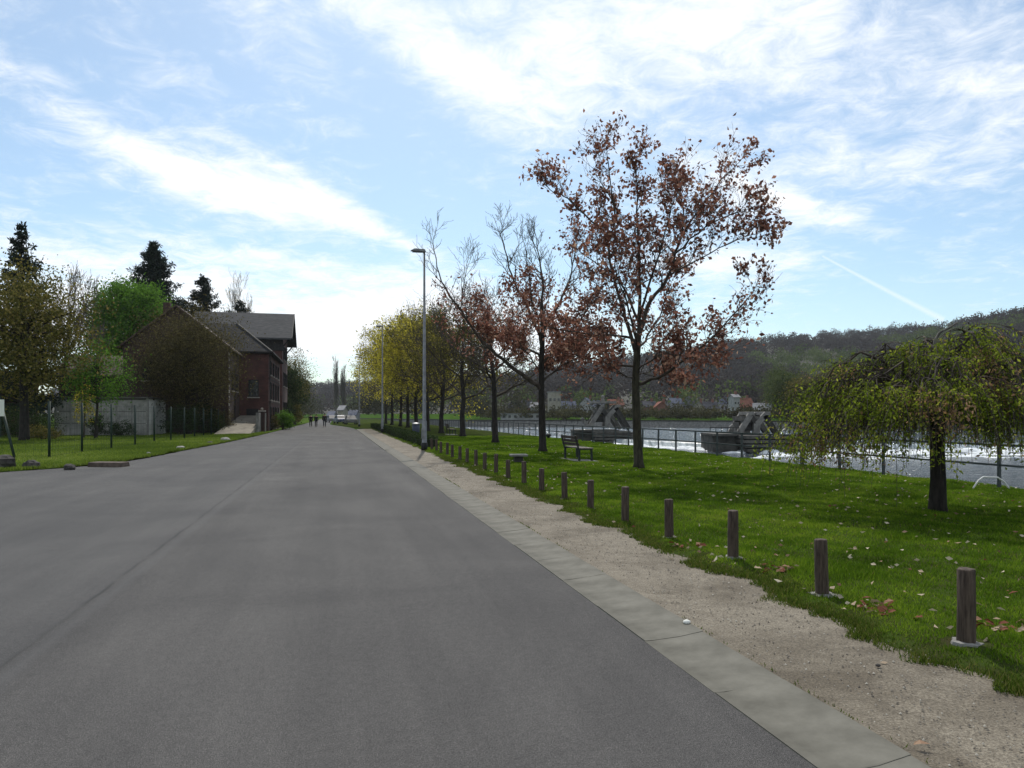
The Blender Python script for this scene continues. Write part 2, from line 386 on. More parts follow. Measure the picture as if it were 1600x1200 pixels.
# lawn between the gravel and the river
rows = []; t_ = -8.0
while t_ < 85: rows.append((t_, grass_edge(t_), 14.3)); t_ += .10 if t_ < 20 else .25 if t_ < 45 else 1.0
rows += [(x, far_right(x), 14.3) for x in (85, 88, 90, 93, 97, 102, 107, 112, 118, 123, 128, 140, 160, 200, 260, 340, 520)]
def lawn_z(s_, t_):
    e = grass_edge(t_) if t_ < 84 else far_right(t_)
    k = min(1, max(0, (s_ - e) / .25)); up_ = .025 * k
    n = .025 * math.sin(s_ * 1.3 + t_ * .7) * math.sin(t_ * .9 - s_ * .5) + .012 * math.sin(s_ * 4.1 + t_ * 2.2) + .012 * math.sin(s_ * 2.2 - t_ * 3.7)
    return .030 + up_ + n * k * (1 if t_ < 60 else .5)
nx = 60; vs = []; fs = []
for (t_, a, b) in rows:
    for i in range(nx + 1):
        u = (i / nx) ** 1.3; s_ = a + (b - a) * u; vs.append((s_, t_, lawn_z(s_, t_) if i else .012))
for j in range(len(rows) - 1):
    for i in range(nx): a = j * (nx + 1) + i; fs.append((a, a + 1, a + nx + 2, a + nx + 1))
me = bpy.data.meshes.new('lawn'); me.from_pydata(vs, [], fs); me.polygons.foreach_set('use_smooth', [True] * len(fs))
tag(obj_from('lawn', me, M['soil'], None, None, TH), kind='structure')
# verge and garden lawn on the left
def lv(t_):
    a = lerp_tab(LEFT, t_); return a - .02 + .06 * math.sin(t_ * 3) + .04 * math.sin(t_ * 7.1)
rows = []; t_ = 13.5
M['verge'] = mat('verge_grass', (.035, .070, .010), (.085, .125, .025), 1.6, .95, .5, .04, detail=8, spec=0.0)
while t_ < 64: rows.append((t_, -80, lv(t_))); t_ += .25
rows += [(x, -80, lv(x)) for x in (66, 72, 80, 90, 110, 150, 200, 300, 520)]
strip_sheet('verge', rows, M['verge'], .03, nx=14, zf=lambda s_, t_: .028 + .02 * math.sin(s_ * .8 + t_) * math.sin(t_ * .6))

# ---- river: a higher pool above the weir, a lower turbulent one below it
ZU, ZD = -1.6, -2.4
WEIR = [(-24, 166), (12.6, 101), (26.5, 79), (50, 84), (80, 92), (128, 112)]
FAR = [(-95, 420), (-62, 300), (-11, 195), (33, 187), (72, 163), (125, 122), (180, 70), (260, -60), (300, -120)]
def water_mat(name, c, bs, sc, dist, foam=0.0):
    m, nt, b = new_mat(name)
    b.inputs['Base Color'].default_value = (*c, 1); b.inputs['Roughness'].default_value = .12; b.inputs['IOR'].default_value = 1.33
    h = tex(nt, sc, 6, .65, coord='Object', stretch=(.45, 1, 1), dist=.8)
    bump(nt, b, h, bs, dist)
    if foam:
        f = tex(nt, .5, 8, .75, coord='Object', stretch=(.30, 1.2, 1), dist=1.0)
        k = ramp(nt, f, [(.60 - foam, (0, 0, 0)), (.70 - foam, (1, 1, 1))])
        nt.links.new(mixc(nt, k, (*c,), (.72, .75, .76)), b.inputs['Base Color'])  # streaks are foam and also painted light and dark of ripples
        nt.links.new(ramp(nt, f, [(.60 - foam, (.10, .1, .1)), (.70 - foam, (.8, .8, .8))]), b.inputs['Roughness'])
    return m
M['water_up'] = water_mat('still_water', (.10, .125, .14), 1.0, 2.2, .5)
M['water_dn'] = water_mat('broken_water', (.04, .055, .065), 1.0, 1.3, 1.2, .01)
M['foam'] = mat('white_water', (.50, .54, .56), (.82, .84, .84), 1.2, .9, .8, .15, detail=8)
M['chute'] = mat('weir_glide', (.16, .19, .19), (.50, .54, .55), 1.2, .25, .6, .1, stretch=(2.5, .4, .4), detail=6)
vs = []; fs = []
for x, y in WEIR: vs += [(x, y, ZU), (x + 30, y + 420, ZU)]
vs[1] = (-80, 500, ZU)
for i in range(len(WEIR) - 1): a = 2 * i; fs.append((a, a + 2, a + 3, a + 1))
me = bpy.data.meshes.new('upper_water'); me.from_pydata([Vector(v) for v in vs], [], fs); tag(obj_from('upper_river_water', me, M['water_up']), kind='structure')
vs = []; fs = []
DW = [(x, y - 1.6) for x, y in WEIR]
for x, y in DW: vs += [(x, y, ZD), (x * .6 + 60, -160, ZD)]
for i in range(len(WEIR) - 1): a = 2 * i; fs.append((a, a + 1, a + 3, a + 2))
n_ = len(vs); vs += [(128, 112, ZD), (330, 60, ZD), (330, -160, ZD)]; fs.append((n_ - 2, n_ - 1, n_ + 2, n_ + 1)); 
me = bpy.data.meshes.new('lower_water'); me.from_pydata(vs, [], fs); tag(obj_from('lower_river_water', me, M['water_dn']), kind='structure')
# the sill the water slides over, and the boil below it
vs = []; fs = []; nseg = 160
Lc = [0]
for i in range(1, len(WEIR)): Lc.append(Lc[-1] + math.dist(WEIR[i], WEIR[i - 1]))
def weir_at(u):
    d = u * Lc[-1]; return (float(np.interp(d, Lc, [w[0] for w in WEIR])), float(np.interp(d, Lc, [w[1] for w in WEIR])))
for i in range(nseg + 1):
    x, y = weir_at(i / nseg)
    for k, (dy, z) in enumerate([(.35, ZU + .004), (0, ZU - .03), (-.5, ZU - .25), (-1.1, ZD + .15), (-1.9, ZD - .05)]):
        vs.append((x, y + dy, z + random.uniform(-.02, .02) * (k > 1)))
for i in range(nseg):
    for k in range(4): a = i * 5 + k; fs.append((a, a + 1, a + 6, a + 5))
me = bpy.data.meshes.new('weir'); me.from_pydata(vs, [], fs); me.polygons.foreach_set('use_smooth', [True] * len(fs)); tag(obj_from('weir_cascade', me, M['chute']), kind='structure')
vs = []; fs = []; nx_, ny_ = 420, 16
from mathutils import noise as mn
for i in range(nx_ + 1):
    x, y = weir_at(i / nx_)
    for k in range(ny_ + 1):
        w = k / ny_; dist = 4.0 * w; e = math.sin(PI * min(1, w * 1.15 + .05)) ** .7 if w < .83 else max(0, 1 - (w - .83) / .17)
        h = mn.fractal(Vector((x * .5, (y - dist) * .9, 3)), .9, 2.1, 5)
        cut = mn.noise(Vector((x * .22, (y - dist) * .3, 9)))
        z = ZD + (.30 * e + .45 * h * e) - .10 - .45 * max(0, w - .45) * (1 + 2.2 * cut)
        vs.append((x, y - 1.4 - dist, z))
for i in range(nx_):
    for k in range(ny_): a = i * (ny_ + 1) + k; fs.append((a, a + 1, a + ny_ + 2, a + ny_ + 1))
me = bpy.data.meshes.new('foam'); me.from_pydata(vs, [], fs); me.polygons.foreach_set('use_smooth', [True] * len(fs)); tag(obj_from('river_foam', me, M['foam']), label='white foaming water below the weir', cat='foam', kind='stuff')
# drifting patches of foam further down
V = []; Fc = []
for q in range(150):
    x = random.uniform(22, 95); y0 = float(np.interp(x, [12, 26, 50, 80, 128], [101, 79, 84, 92, 112])); y = y0 - 4 - abs(random.gauss(0, 12))
    if y < 66: continue
    L = random.uniform(.5, 2.6); w = L * random.uniform(.12, .3); k = 9; n0 = len(V)
    V.append((x, y, ZD + random.uniform(.10, .22)))
    for j in range(k):
        a = 2 * PI * j / k; r = random.uniform(.6, 1.2); V.append((x + L * r * math.cos(a), y + w * r * math.sin(a), ZD + .0))
    for j in range(k): Fc.append((n0, n0 + 1 + j, n0 + 1 + (j + 1) % k))
tag(obj_from('foam_patches', np_mesh('foam_patches', V, Fc, smooth=True), M['foam']), label='drifting patches of white foam on the lower river', cat='foam', kind='stuff')

# ---- far bank: quay wall and the rising land behind it
qw = tag(empty('quay_wall', (0, 0, 0)), 'long grey concrete quay wall along the far bank', 'wall')
for i in range(len(FAR) - 1):
    (x0, y0), (x1, y1) = FAR[i], FAR[i + 1]
    L = math.dist(FAR[i], FAR[i + 1]); a = math.atan2(y1 - y0, x1 - x0); mb = MB()
    mb.box((0, 0, 0), (L, .6, 4.0)); o = mb.build('wall_face', M['concrete'], qw); o.location = ((x0 + x1) / 2, (y0 + y1) / 2, -2.0); o.rotation_euler = (0, 0, a)
    mb = MB(); mb.box((0, 0, 0), (L, .9, .28)); o = mb.build('coping', M['pier_dark'], qw); o.location = ((x0 + x1) / 2, (y0 + y1) / 2, .13); o.rotation_euler = (0, 0, a)
RIDGE = [(-700, 1150, 52), (-420, 1050, 50), (-313, 900, 42), (-231, 900, 45), (-155, 890, 45), (-78, 860, 48), (21, 800, 54), (70, 790, 62), (139, 800, 72), (217, 810, 82), (257, 820, 90), (365, 850, 101), (415, 800, 101), (426, 700, 95), (415, 620, 91), (386, 540, 86), (420, 470, 96), (520, 380, 120), (620, 200, 130), (700, -50, 130)]
FOOT = [(-500, 640), (-300, 600), (-190, 560), (-150, 520), (-100, 460), (-40, 330), (10, 285), (38, 275), (70, 262), (92, 250), (105, 240), (120, 228), (132, 215), (145, 200), (158, 188), (172, 174), (200, 150), (240, 110), (290, 40), (330, -100)]
def uv_tab(tab, u):
    x = u * (len(tab) - 1); i = min(int(x), len(tab) - 2); f = x - i
    return [tab[i][k] * (1 - f) + tab[i + 1][k] * f for k in range(len(tab[0]))]
def hill(u, v):
    rx, ry, rz = uv_tab(RIDGE, u); fx, fy = uv_tab(FOOT, u)
    x = fx + (rx - fx) * v; y = fy + (ry - fy) * v
    if v <= 1: z = 2.0 + (rz - 2.0 - 11) * (v ** 1.25)
    else: z = rz - 11 - (v - 1) * 30
    nn = mn.fractal(Vector((x * .006, y * .006, 1)), 1.0, 2.0, 4)
    z += 9 * nn * math.sin(PI * min(1, v)) * (1 if v < 1 else 0)
    return x, y, z
vs = []; fs = []; nu, nv = 150, 26
for i in range(nu + 1):
    for j in range(nv + 1): vs.append(hill(i / nu, 1.3 * j / nv))
for i in range(nu):
    for j in range(nv): a = i * (nv + 1) + j; fs.append((a, a + nv + 1, a + nv + 2, a + 1))
M['hill'] = mat('wooded_hill_floor', (.030, .028, .024), (.060, .058, .040), .03, .95, 0, detail=8)
me = bpy.data.meshes.new('hills'); me.from_pydata(vs, [], fs); me.polygons.foreach_set('use_smooth', [True] * len(fs)); tag(obj_from('hills', me, M['hill']), kind='structure')
# land between quay and foot of the hill
vs = []; fs = []
for i in range(41):
    u = i / 40; fx, fy = uv_tab(FOOT, u); qx, qy = uv_tab(FAR, u)
    for v in (0, .1, .5, 1.02): vs.append((qx + (fx - qx) * v, qy + (fy - qy) * v, .06 if v < .2 else (1.0 if v < .9 else 2.1)))
for i in range(40):
    for j in range(3): a = i * 4 + j; fs.append((a, a + 4, a + 5, a + 1))
me = bpy.data.meshes.new('far_bank'); me.from_pydata(vs, [], fs); tag(obj_from('far_bank', me, M['field']), kind='structure')
def town_z(x, y): return 1.0
# ================================================================ TREES
def rdir(d, ang, az_):
    """direction d tilted by ang towards azimuth az_ about d"""
    d = d.normalized(); u = d.cross(Vector((0, 0, 1)))
    if u.length < .05: u = Vector((1, 0, 0))
    u.normalize(); v = d.cross(u)
    return (d * math.cos(ang) + (u * math.cos(az_) + v * math.sin(az_)) * math.sin(ang)).normalized()
class Tree:
    def __init__(s, seed): s.r = random.Random(seed); s.trunk = MB(); s.br = MB(); s.tips = []   # tips: (pos, dir, weight)
    def wob(s, k): return Vector((s.r.gauss(0, k), s.r.gauss(0, k), s.r.gauss(0, k)))
    def limb(s, pts, r0, r1, P, lvl=0, mb=None, k=6, sub=None, subdiv=3):
        """smooth a hand-set or grown path, draw it and grow side shoots from it"""
        pts = [Vector(p) for p in pts]; out = []
        for i in range(len(pts) - 1):
            a = pts[max(i - 1, 0)]; b = pts[i]; c = pts[i + 1]; d = pts[min(i + 2, len(pts) - 1)]
            for j in range(subdiv):
                t = j / subdiv
                out.append(.5 * ((2 * b) + (c - a) * t + (2 * a - 5 * b + 4 * c - d) * t * t + (3 * b - a - 3 * c + d) * t ** 3))
        out.append(pts[-1])
        seg = (out[-1] - out[0]).length / max(1, len(out) - 1)
        out = [out[0]] + [p + s.wob(seg * .07) for p in out[1:]]
        n = len(out); rad = [r0 + (r1 - r0) * (i / (n - 1)) ** .8 for i in range(n)]
        (mb or s.br).tube(out, rad, k, cap=False)
        if sub is None: sub = (P['n0'], .22)
        cnt, f0 = sub
        for q in range(cnt):
            f = f0 + (1 - f0) * (q + s.r.random()) / cnt; x = f * (n - 1); i = min(int(x), n - 2); p = out[i].lerp(out[i + 1], x - i)
            d = (out[i + 1] - out[i]).normalized(); rr = rad[i]
            s.shoot(p, rdir(d, s.r.uniform(*P['ang']), s.r.uniform(0, 2 * PI)), P['L0'] * (1.15 - .5 * f) * s.r.uniform(.6, 1.3), min(rr * .6, P['r_sub']), P, 1)
        s.shoot(out[-1], (out[-1] - out[-2]).normalized(), P['L0'] * .6, r1, P, 1)
        return out
    def shoot(s, p, d, L, r, P, lvl):
        n = 4 if lvl == 1 else 3; pts = [p]; up = P.get('up', .12)
        for i in range(n):
            d = (d + s.wob(P.get('kink', .17)) + Vector((0, 0, up))).normalized(); pts.append(pts[-1] + d * L / n)
        kk = 4 if lvl == 1 else 3
        s.br.tube(pts, [r + (P['r_tip'] - r) * i / n for i in range(n + 1)], kk, cap=False)
        if lvl >= P['levels']:
            w = P.get('leafw', lambda q: 1)(pts[-1])
            for i in range(1, n + 1): s.tips.append((pts[i], d, w))
            return
        c = P['kids'][lvl - 1]
        for q in range(c):
            f = .18 + .82 * (q + s.r.random()) / c; x = f * n; i = min(int(x), n - 1); pp = pts[i].lerp(pts[i + 1], x - i)
            s.shoot(pp, rdir(pts[i + 1] - pts[i], s.r.uniform(*P['ang']), s.r.uniform(0, 2 * PI)), L * P['ratio'] * s.r.uniform(.6, 1.25), max(P['r_tip'], r * .5), P, lvl + 1)
        s.tips.append((pts[-1], d, P.get('leafw', lambda q: 1)(pts[-1])))
def leaves_mesh(name, pos, size, aspect=.6, seed=1, hang=0.0, jitter=0.0, tint=None, fold=True, flat=0.0):
    g = np.random.default_rng(seed); P_ = np.asarray(pos, np.float32); n = len(P_)
    P_ = P_ + g.normal(0, 1, (n, 3)) * jitter
    a = g.normal(0, 1, (n, 3)); a[:, 2] = a[:, 2] * (1 - flat) - hang; a /= np.linalg.norm(a, axis=1)[:, None] + 1e-6
    b = g.normal(0, 1, (n, 3)); b -= a * (a * b).sum(1)[:, None]; b /= np.linalg.norm(b, axis=1)[:, None] + 1e-6
    c = np.cross(a, b); s = size * g.uniform(.6, 1.35, n)[:, None]
    v0 = P_; v1 = P_ + a * s * .5 + b * s * aspect * .5 + c * s * .12 * fold; v2 = P_ + a * s; v3 = P_ + a * s * .5 - b * s * aspect * .5 + c * s * .12 * fold
    V = np.stack([v0, v1, v2, v3], 1).reshape(-1, 3); i = np.arange(n) * 4
    Fc = np.stack([i, i + 1, i + 2, i, i + 2, i + 3], 1).reshape(-1, 3)
    t = g.random(n) if tint is None else tint
    return np_mesh(name, V, Fc, np.repeat(t, 2))
def bark(name, c1, c2): return mat(name, c1, c2, 7, .9, .8, .03, stretch=(2.2, 2.2, .5), detail=7)
M['bark_oak'] = bark('oak_bark', (.018, .016, .010), (.060, .053, .034))
M['bark_dark'] = bark('dark_bark', (.010, .008, .007), (.036, .030, .025))
M['bark_pale'] = bark('pale_bark', (.07, .065, .055), (.16, .15, .13))
M['twig'] = mat('twigs', (.030, .023, .018), (.075, .060, .048), 4, .9, 0)
M['leaf_rust'] = leafmat('withered_oak_leaf', [(0, (.095, .042, .032)), (.5, (.24, .105, .075)), (.85, (.38, .19, .13)), (1, (.50, .33, .23))], .40)
M['leaf_yel'] = leafmat('yellow_green_leaf', [(0, (.17, .17, .02)), (.5, (.42, .37, .04)), (1, (.62, .54, .08))], .55)
M['leaf_olive'] = leafmat('olive_leaf', [(0, (.05, .055, .012)), (.6, (.125, .118, .028)), (1, (.23, .18, .055))], .35)
M['leaf_lime'] = leafmat('fresh_green_leaf', [(0, (.045, .10, .012)), (.5, (.085, .19, .02)), (1, (.14, .27, .035))], .45)
M['leaf_weep'] = leafmat('weeping_tree_leaf', [(0, (.09, .13, .015)), (.55, (.22, .28, .028)), (.74, (.34, .37, .05)), (.82, (.24, .15, .065)), (1, (.36, .23, .14))], .55)
M['leaf_dark'] = leafmat('dark_green_leaf', [(0, (.012, .022, .008)), (.6, (.030, .050, .014)), (1, (.055, .08, .025))], .25)
M['leaf_thicket'] = leafmat('budding_thicket', [(0, (.040, .036, .015)), (.6, (.085, .074, .030)), (1, (.15, .125, .05))], .35)
M['needle'] = leafmat('conifer_needles', [(0, (.008, .014, .010)), (.6, (.016, .026, .018)), (1, (.03, .045, .028))], .12)

def finish_tree(T, name, loc, label, cat, group, barkm, leafm, leaf, twigm=None):
    root = empty(name, loc, 0, label, cat, group)
    T.trunk.build('trunk', barkm, root, smooth=True)
    T.br.build('branches', twigm or barkm, root, smooth=True)
    if leafm is not None:
        g = np.random.default_rng(T.r.randrange(1 << 30)); pos = []
        for p, d, w in T.tips:
            k = g.poisson(leaf['n'] * w)
            for _ in range(k): pos.append(p)
        if pos:
            obj_from('crown', leaves_mesh('crown', pos, leaf['size'], leaf.get('aspect', .6), T.r.randrange(1 << 30), leaf.get('hang', .3), leaf.get('jit', .1)), leafm, root)
    return root
def trunk_tube(T, pts, r0, r1, flare=1.5, k=10):
    n = len(pts); rad = [r0 + (r1 - r0) * i / (n - 1) for i in range(n)]; rad[0] = r0 * flare
    T.trunk.tube(pts, rad, k)

# ---- the big oak: limbs read off the photograph, sizes in metres about its own foot
B1 = G(998, 735); Y1 = B1.y; m1 = Y1 / F
def q1(px, py, dy=0.0):
    k = .95 if py < 560 else 1.0
    return Vector(((px - 998) * m1 * ((.90 if px > 1010 else .95) if py < 600 else 1), dy, ((735 - py) if py >= 560 else 175 + (560 - py) * .93) * m1))
rl = random.Random(31)
def clump(seed, sc, lo=.1, hi=2.6):
    o = Vector((seed * 3.1, seed * 1.7, 0))
    return lambda p: max(lo, min(hi, 1.05 + 3.2 * mn.noise(p * sc + o)))
P = dict(n0=9, L0=1.08, ang=(.45, 1.05), kids=(6, 4), ratio=.56, r_sub=.020, r_tip=.004, levels=3, up=.16, kink=.16, leafw=clump(3, 1.2, .45, 1.9))
T = Tree(11)
trunk_tube(T, [q1(998, 740), q1(998, 725), q1(996, 690), q1(994, 640), q1(993, 600), q1(995, 560), q1(998, 520, .05)], .148, .09)
LIMBS = [
 ([(996, 560, 0), (980, 510, -.1), (966, 465, -.2), (948, 405, -.3), (944, 368, -.3), (905, 325, -.4), (872, 298, -.5), (850, 290, -.5)], .062, .010, 14),
 ([(944, 368, -.3), (957, 335, -.2), (953, 290, -.1), (948, 235, 0), (944, 205, .1)], .035, .008, 9),
 ([(998, 525, 0), (1000, 470, .1), (1002, 400, .2), (997, 340, .2), (998, 270, .3), (996, 225, .3)], .065, .009, 15),
 ([(1000, 520, 0), (1018, 468, .2), (1052, 425, .3), (1068, 380, .4), (1082, 345, .5), (1112, 305, .6), (1150, 255, .7), (1182, 225, .7)], .070, .009, 16),
 ([(1068, 380, .4), (1105, 350, .2), (1145, 325, .0), (1185, 318, -.2)], .032, .008, 9),
 ([(1082, 345, .5), (1086, 300, .8), (1078, 262, 1.0), (1072, 240, 1.1)], .028, .007, 7),
 ([(1055, 420, .3), (1105, 395, .1), (1150, 372, -.2), (1195, 360, -.4)], .028, .008, 9),
 ([(996, 603, 0), (1030, 592, -.2), (1070, 566, -.5), (1115, 530, -.8), (1152, 490, -1.0), (1180, 455, -1.1)], .055, .008, 11),
 ([(1070, 566, -.5), (1105, 560, -.3), (1135, 548, 0)], .022, .006, 6),
 ([(996, 545, 0), (985, 528, .1), (955, 522, .3), (915, 518, .5), (875, 512, .6), (845, 505, .7)], .050, .009, 10),
 ([(992, 575, 0), (965, 572, .4), (925, 558, .9), (895, 548, 1.2), (880, 530, 1.4)], .038, .008, 9),
 ([(998, 545, 0), (1015, 530, .5), (1035, 500, 1.2), (1060, 470, 1.9), (1075, 430, 2.3), (1085, 400, 2.5)], .045, .008, 12),
 ([(997, 550, 0), (985, 520, -.6), (965, 480, -1.4), (948, 450, -1.9), (940, 410, -2.2)], .045, .008, 11),
 ([(999, 500, 0), (1005, 450, -.7), (1020, 400, -1.3), (1030, 350, -1.6), (1038, 320, -1.7)], .042, .008, 11),
 ([(998, 500, .1), (985, 440, .9), (960, 400, 1.5), (925, 370, 1.9), (905, 350, 2.0)], .042, .008, 11),
 ([(994, 590, 0), (1010, 585, .5), (1040, 590, 1.1), (1075, 600, 1.6)], .030, .007, 8),
 ([(994, 585, 0), (1000, 575, -.6), (1030, 560, -1.2), (1070, 570, -1.5)], .030, .007, 7),
 ([(993, 595, 0), (970, 590, -.4), (940, 575, -.9)], .028, .007, 6),
]
for pts, ra, rb, c in LIMBS: T.limb([q1(*p) for p in pts], ra, rb, P, sub=(c, .18))
finish_tree(T, 'oak_tree', (B1.x, B1.y, .05), 'tall young oak nearest on the lawn, full of withered rust-brown leaves', 'tree', 'row of trees on the riverside lawn', M['bark_oak'], M['leaf_rust'], dict(n=.66, size=.132, aspect=.62, jit=.09, hang=.5), M['twig'])

# ---- second oak, half bare, its long low limb reaching left over the path
B2 = G(848, 708); m2 = B2.y / F
def q2(px, py, dy=0.0): return Vector(((px - 848) * m2, dy, (708 - (py if py > 560 else 560 - (560 - py) * .94)) * m2))
def w2(p):      # brown leaves hang in the lower and inner crown only; the top is bare
    base_ = clump(8, .7, .45, 2.4)(p); return base_ * (0.0 if p.z > 8.0 else max(0, min(1, (7.6 - p.z) / 1.2))) * (1 if p.x > -2.9 else .15)
P = dict(n0=9, L0=1.25, ang=(.4, 1.0), kids=(5, 4), ratio=.52, r_sub=.03, r_tip=.006, levels=3, up=.18, kink=.15, leafw=w2)
T = Tree(22)
trunk_tube(T, [q2(848, 713), q2(848, 700), q2(847, 660), q2(846, 615), q2(846, 570), q2(848, 520), q2(846, 470)], .18, .085)
for pts, ra, rb, c in [
 ([(846, 612, 0), (822, 592, -.2), (796, 572, -.4), (765, 548, -.7), (742, 520, -.9), (722, 488, -1.1), (700, 455, -1.2), (688, 418, -1.3), (682, 385, -1.3)], .11, .012, 14),
 ([(765, 548, -.7), (738, 540, -.6), (712, 515, -.4)], .035, .010, 5),
 ([(722, 488, -1.1), (728, 450, -1.4), (735, 420, -1.5)], .03, .009, 5),
 ([(846, 500, 0), (848, 440, .1), (842, 390, .2), (838, 355, .2)], .075, .010, 12),
 ([(846, 520, 0), (870, 480, .3), (890, 430, .6), (900, 385, .8), (905, 350, .9)], .07, .010, 12),
 ([(846, 530, 0), (825, 480, -.3), (800, 430, -.6), (788, 385, -.7), (782, 355, -.7)], .07, .010, 12),
 ([(846, 560, 0), (820, 540, .6), (790, 520, 1.2), (765, 500, 1.6), (750, 470, 1.8)], .06, .010, 10),
 ([(847, 600, 0), (875, 575, .3), (905, 555, .6), (925, 540, .9)], .055, .010, 9),
 ([(847, 570, 0), (880, 530, -.6), (905, 500, -1.2), (920, 470, -1.5)], .055, .010, 9),
 ([(846, 545, 0), (850, 500, 1.2), (860, 450, 2.2), (865, 400, 2.8)], .055, .010, 9),
 ([(846, 545, 0), (838, 500, -1.2), (825, 455, -2.2), (820, 405, -2.6)], .055, .010, 9),
 ([(846, 585, 0), (825, 560, -.9), (805, 545, -1.8)], .04, .010, 7),
 ([(846, 590, 0), (860, 570, 1.0), (870, 545, 2.0)], .04, .010, 7)]:
    T.limb([q2(*p) for p in pts], ra, rb, P, sub=(c, .2))
finish_tree(T, 'oak_tree', (B2.x, B2.y, .05), 'oak with bare top, brown leaves inside and one long bare limb reaching left', 'tree', 'row of trees on the riverside lawn', M['bark_dark'], M['leaf_rust'], dict(n=2.6, size=.135, aspect=.62, jit=.13, hang=.5), M['twig'])

def auto_tree(seed, H, Rr, fork, r0, P, nl=9, lean=0.0, spread=1.0, top=True):
    """trunk that forks at height fork, limbs rising to a crown of radius Rr and height H"""
    T = Tree(seed); r = T.r
    top_ = H * .62
    tp = [Vector((0, 0, -.1)), Vector((0, 0, .25)), Vector((r.gauss(0, .04), 0, fork * .6)), Vector((r.gauss(0, .08) + lean * .3, r.gauss(0, .05), fork)), Vector((lean * .6 + r.gauss(0, .15), r.gauss(0, .12), (fork + top_) / 2)), Vector((lean + r.gauss(0, .2), r.gauss(0, .15), top_))]
    trunk_tube(T, tp, r0, r0 * .42)
    for i in range(nl):
        f = (i + r.random() * .6) / nl; z = fork + (top_ - fork) * f * .95; a = i * 2.4 + r.uniform(-.4, .4)
        out = Rr * (1 - .35 * f) * r.uniform(.75, 1.1) * spread; rise = (H - z) * (.30 + .42 * f) * r.uniform(.8, 1.1)
        x0 = lean * .5 * f
        p = [Vector((x0, 0, z))]
        for k in (.3, .6, 1.0): p.append(Vector((x0 + math.cos(a) * out * k ** .9, math.sin(a) * out * k ** .9, z + rise * k ** 1.25)) + T.wob(.12 * Rr * .3))
        T.limb(p, r0 * .42 * (1 - .4 * f), .012, P, sub=(P['n0'], .25))
    if top: T.limb([tp[-1], tp[-1] + Vector((r.gauss(0, .2), r.gauss(0, .2), (H - top_) * .5)), tp[-1] + Vector((r.gauss(0, .3), r.gauss(0, .3), (H - top_) * .85))], r0 * .4, .012, P)
    return T
ROWG = 'row of trees on the riverside lawn'
# third: forks low, bare
w3 = clump(5, .6, 0, 1.5)
P = dict(n0=10, L0=1.6, ang=(.4, 1.0), kids=(5, 4), ratio=.52, r_sub=.035, r_tip=.008, levels=3, up=.15, kink=.17, leafw=lambda p: w3(p) * (.25 if p.z < 6 else 0))
b = G(774, 694)
T = auto_tree(33, 8.3, 3.1, 2.5, .21, P, nl=9)
finish_tree(T, 'deciduous_tree', (b.x, b.y, .05), 'bare tree forking low, third in the row counted from the rust-leaved oak', 'tree', ROWG, M['bark_dark'], M['leaf_olive'], dict(n=.8, size=.12, jit=.15), M['twig'])
b = G(723, 684); w4 = clump(6, .5, 0, 2)
P = dict(n0=10, L0=1.7, ang=(.4, 1.0), kids=(5, 4), ratio=.52, r_sub=.04, r_tip=.009, levels=3, up=.15, kink=.17, leafw=lambda p: w4(p) * (1 if p.z < 8.5 else .1))
T = auto_tree(44, 9.9, 3.4, 2.6, .24, P, nl=10)
finish_tree(T, 'deciduous_tree', (b.x, b.y, .05), 'slim tree with thin olive-brown buds, fourth in the row from the rust-leaved oak', 'tree', ROWG, M['bark_dark'], M['leaf_olive'], dict(n=1.0, size=.13, jit=.2), M['twig'])
# the yellow-leaved ones further along
def yel(seed, H, Rr, fork, r0, n, ztop):
    w = clump(seed, .35, .25, 2.2)
    Pp = dict(n0=8, L0=Rr * .55, ang=(.45, 1.1), kids=(5, 3), ratio=.55, r_sub=.05, r_tip=.010, levels=3, up=.10, kink=.18, leafw=lambda p: w(p) * (1 if p.z < ztop else max(.04, 1 - (p.z - ztop) / 1.2)))
    return auto_tree(seed, H, Rr, fork, r0, Pp, nl=12)
YEL = [(62.0, 8.6, 11.0, 4.2, 2.5, .24, .7, 10.0, 51, 'olive', 'sparsely leaved olive tree behind the far bench'),
       (71.0, 8.5, 12.0, 4.8, 2.6, .26, 1.9, 10.2, 52, 'yel', 'broad yellow-green tree directly behind the tall lamp post'),
       (81.0, 8.5, 12.8, 5.0, 2.7, .26, 2.0, 11.6, 53, 'yel', 'yellow-leaved tree just left of the tall lamp post'),
       (91.0, 8.5, 13.6, 5.0, 2.7, .26, 2.1, 11.6, 54, 'yel', 'yellow-leaved tree beside the second lamp post'),
       (102.0, 8.5, 14.4, 5.2, 2.7, .26, 1.9, 12.0, 55, 'yel', 'yellow tree left of the second lamp post, twigs bare at the top'),
       (115.0, 8.3, 15.0, 5.2, 2.6, .28, 1.6, 11.0, 56, 'yel', 'thin yellow tree near the far end of the row, mostly twigs on top'),
       (130.0, 8.3, 16.0, 5.4, 2.6, .28, 1.2, 11.0, 57, 'yel', 'last tree of the row, its low yellow boughs over the green verge')]
for (t_, s_, H, Rr, fk, r0, n, zt, sd_, mk, lab) in YEL:
    T = yel(sd_, H, Rr, fk, r0, n, zt); p = R(s_, t_, .05)
    finish_tree(T, 'deciduous_tree', p, lab, 'tree', ROWG, M['bark_dark'], M['leaf_yel' if mk == 'yel' else 'leaf_olive'], dict(n=n, size=.20, aspect=.7, jit=.30, hang=.2), M['twig'])

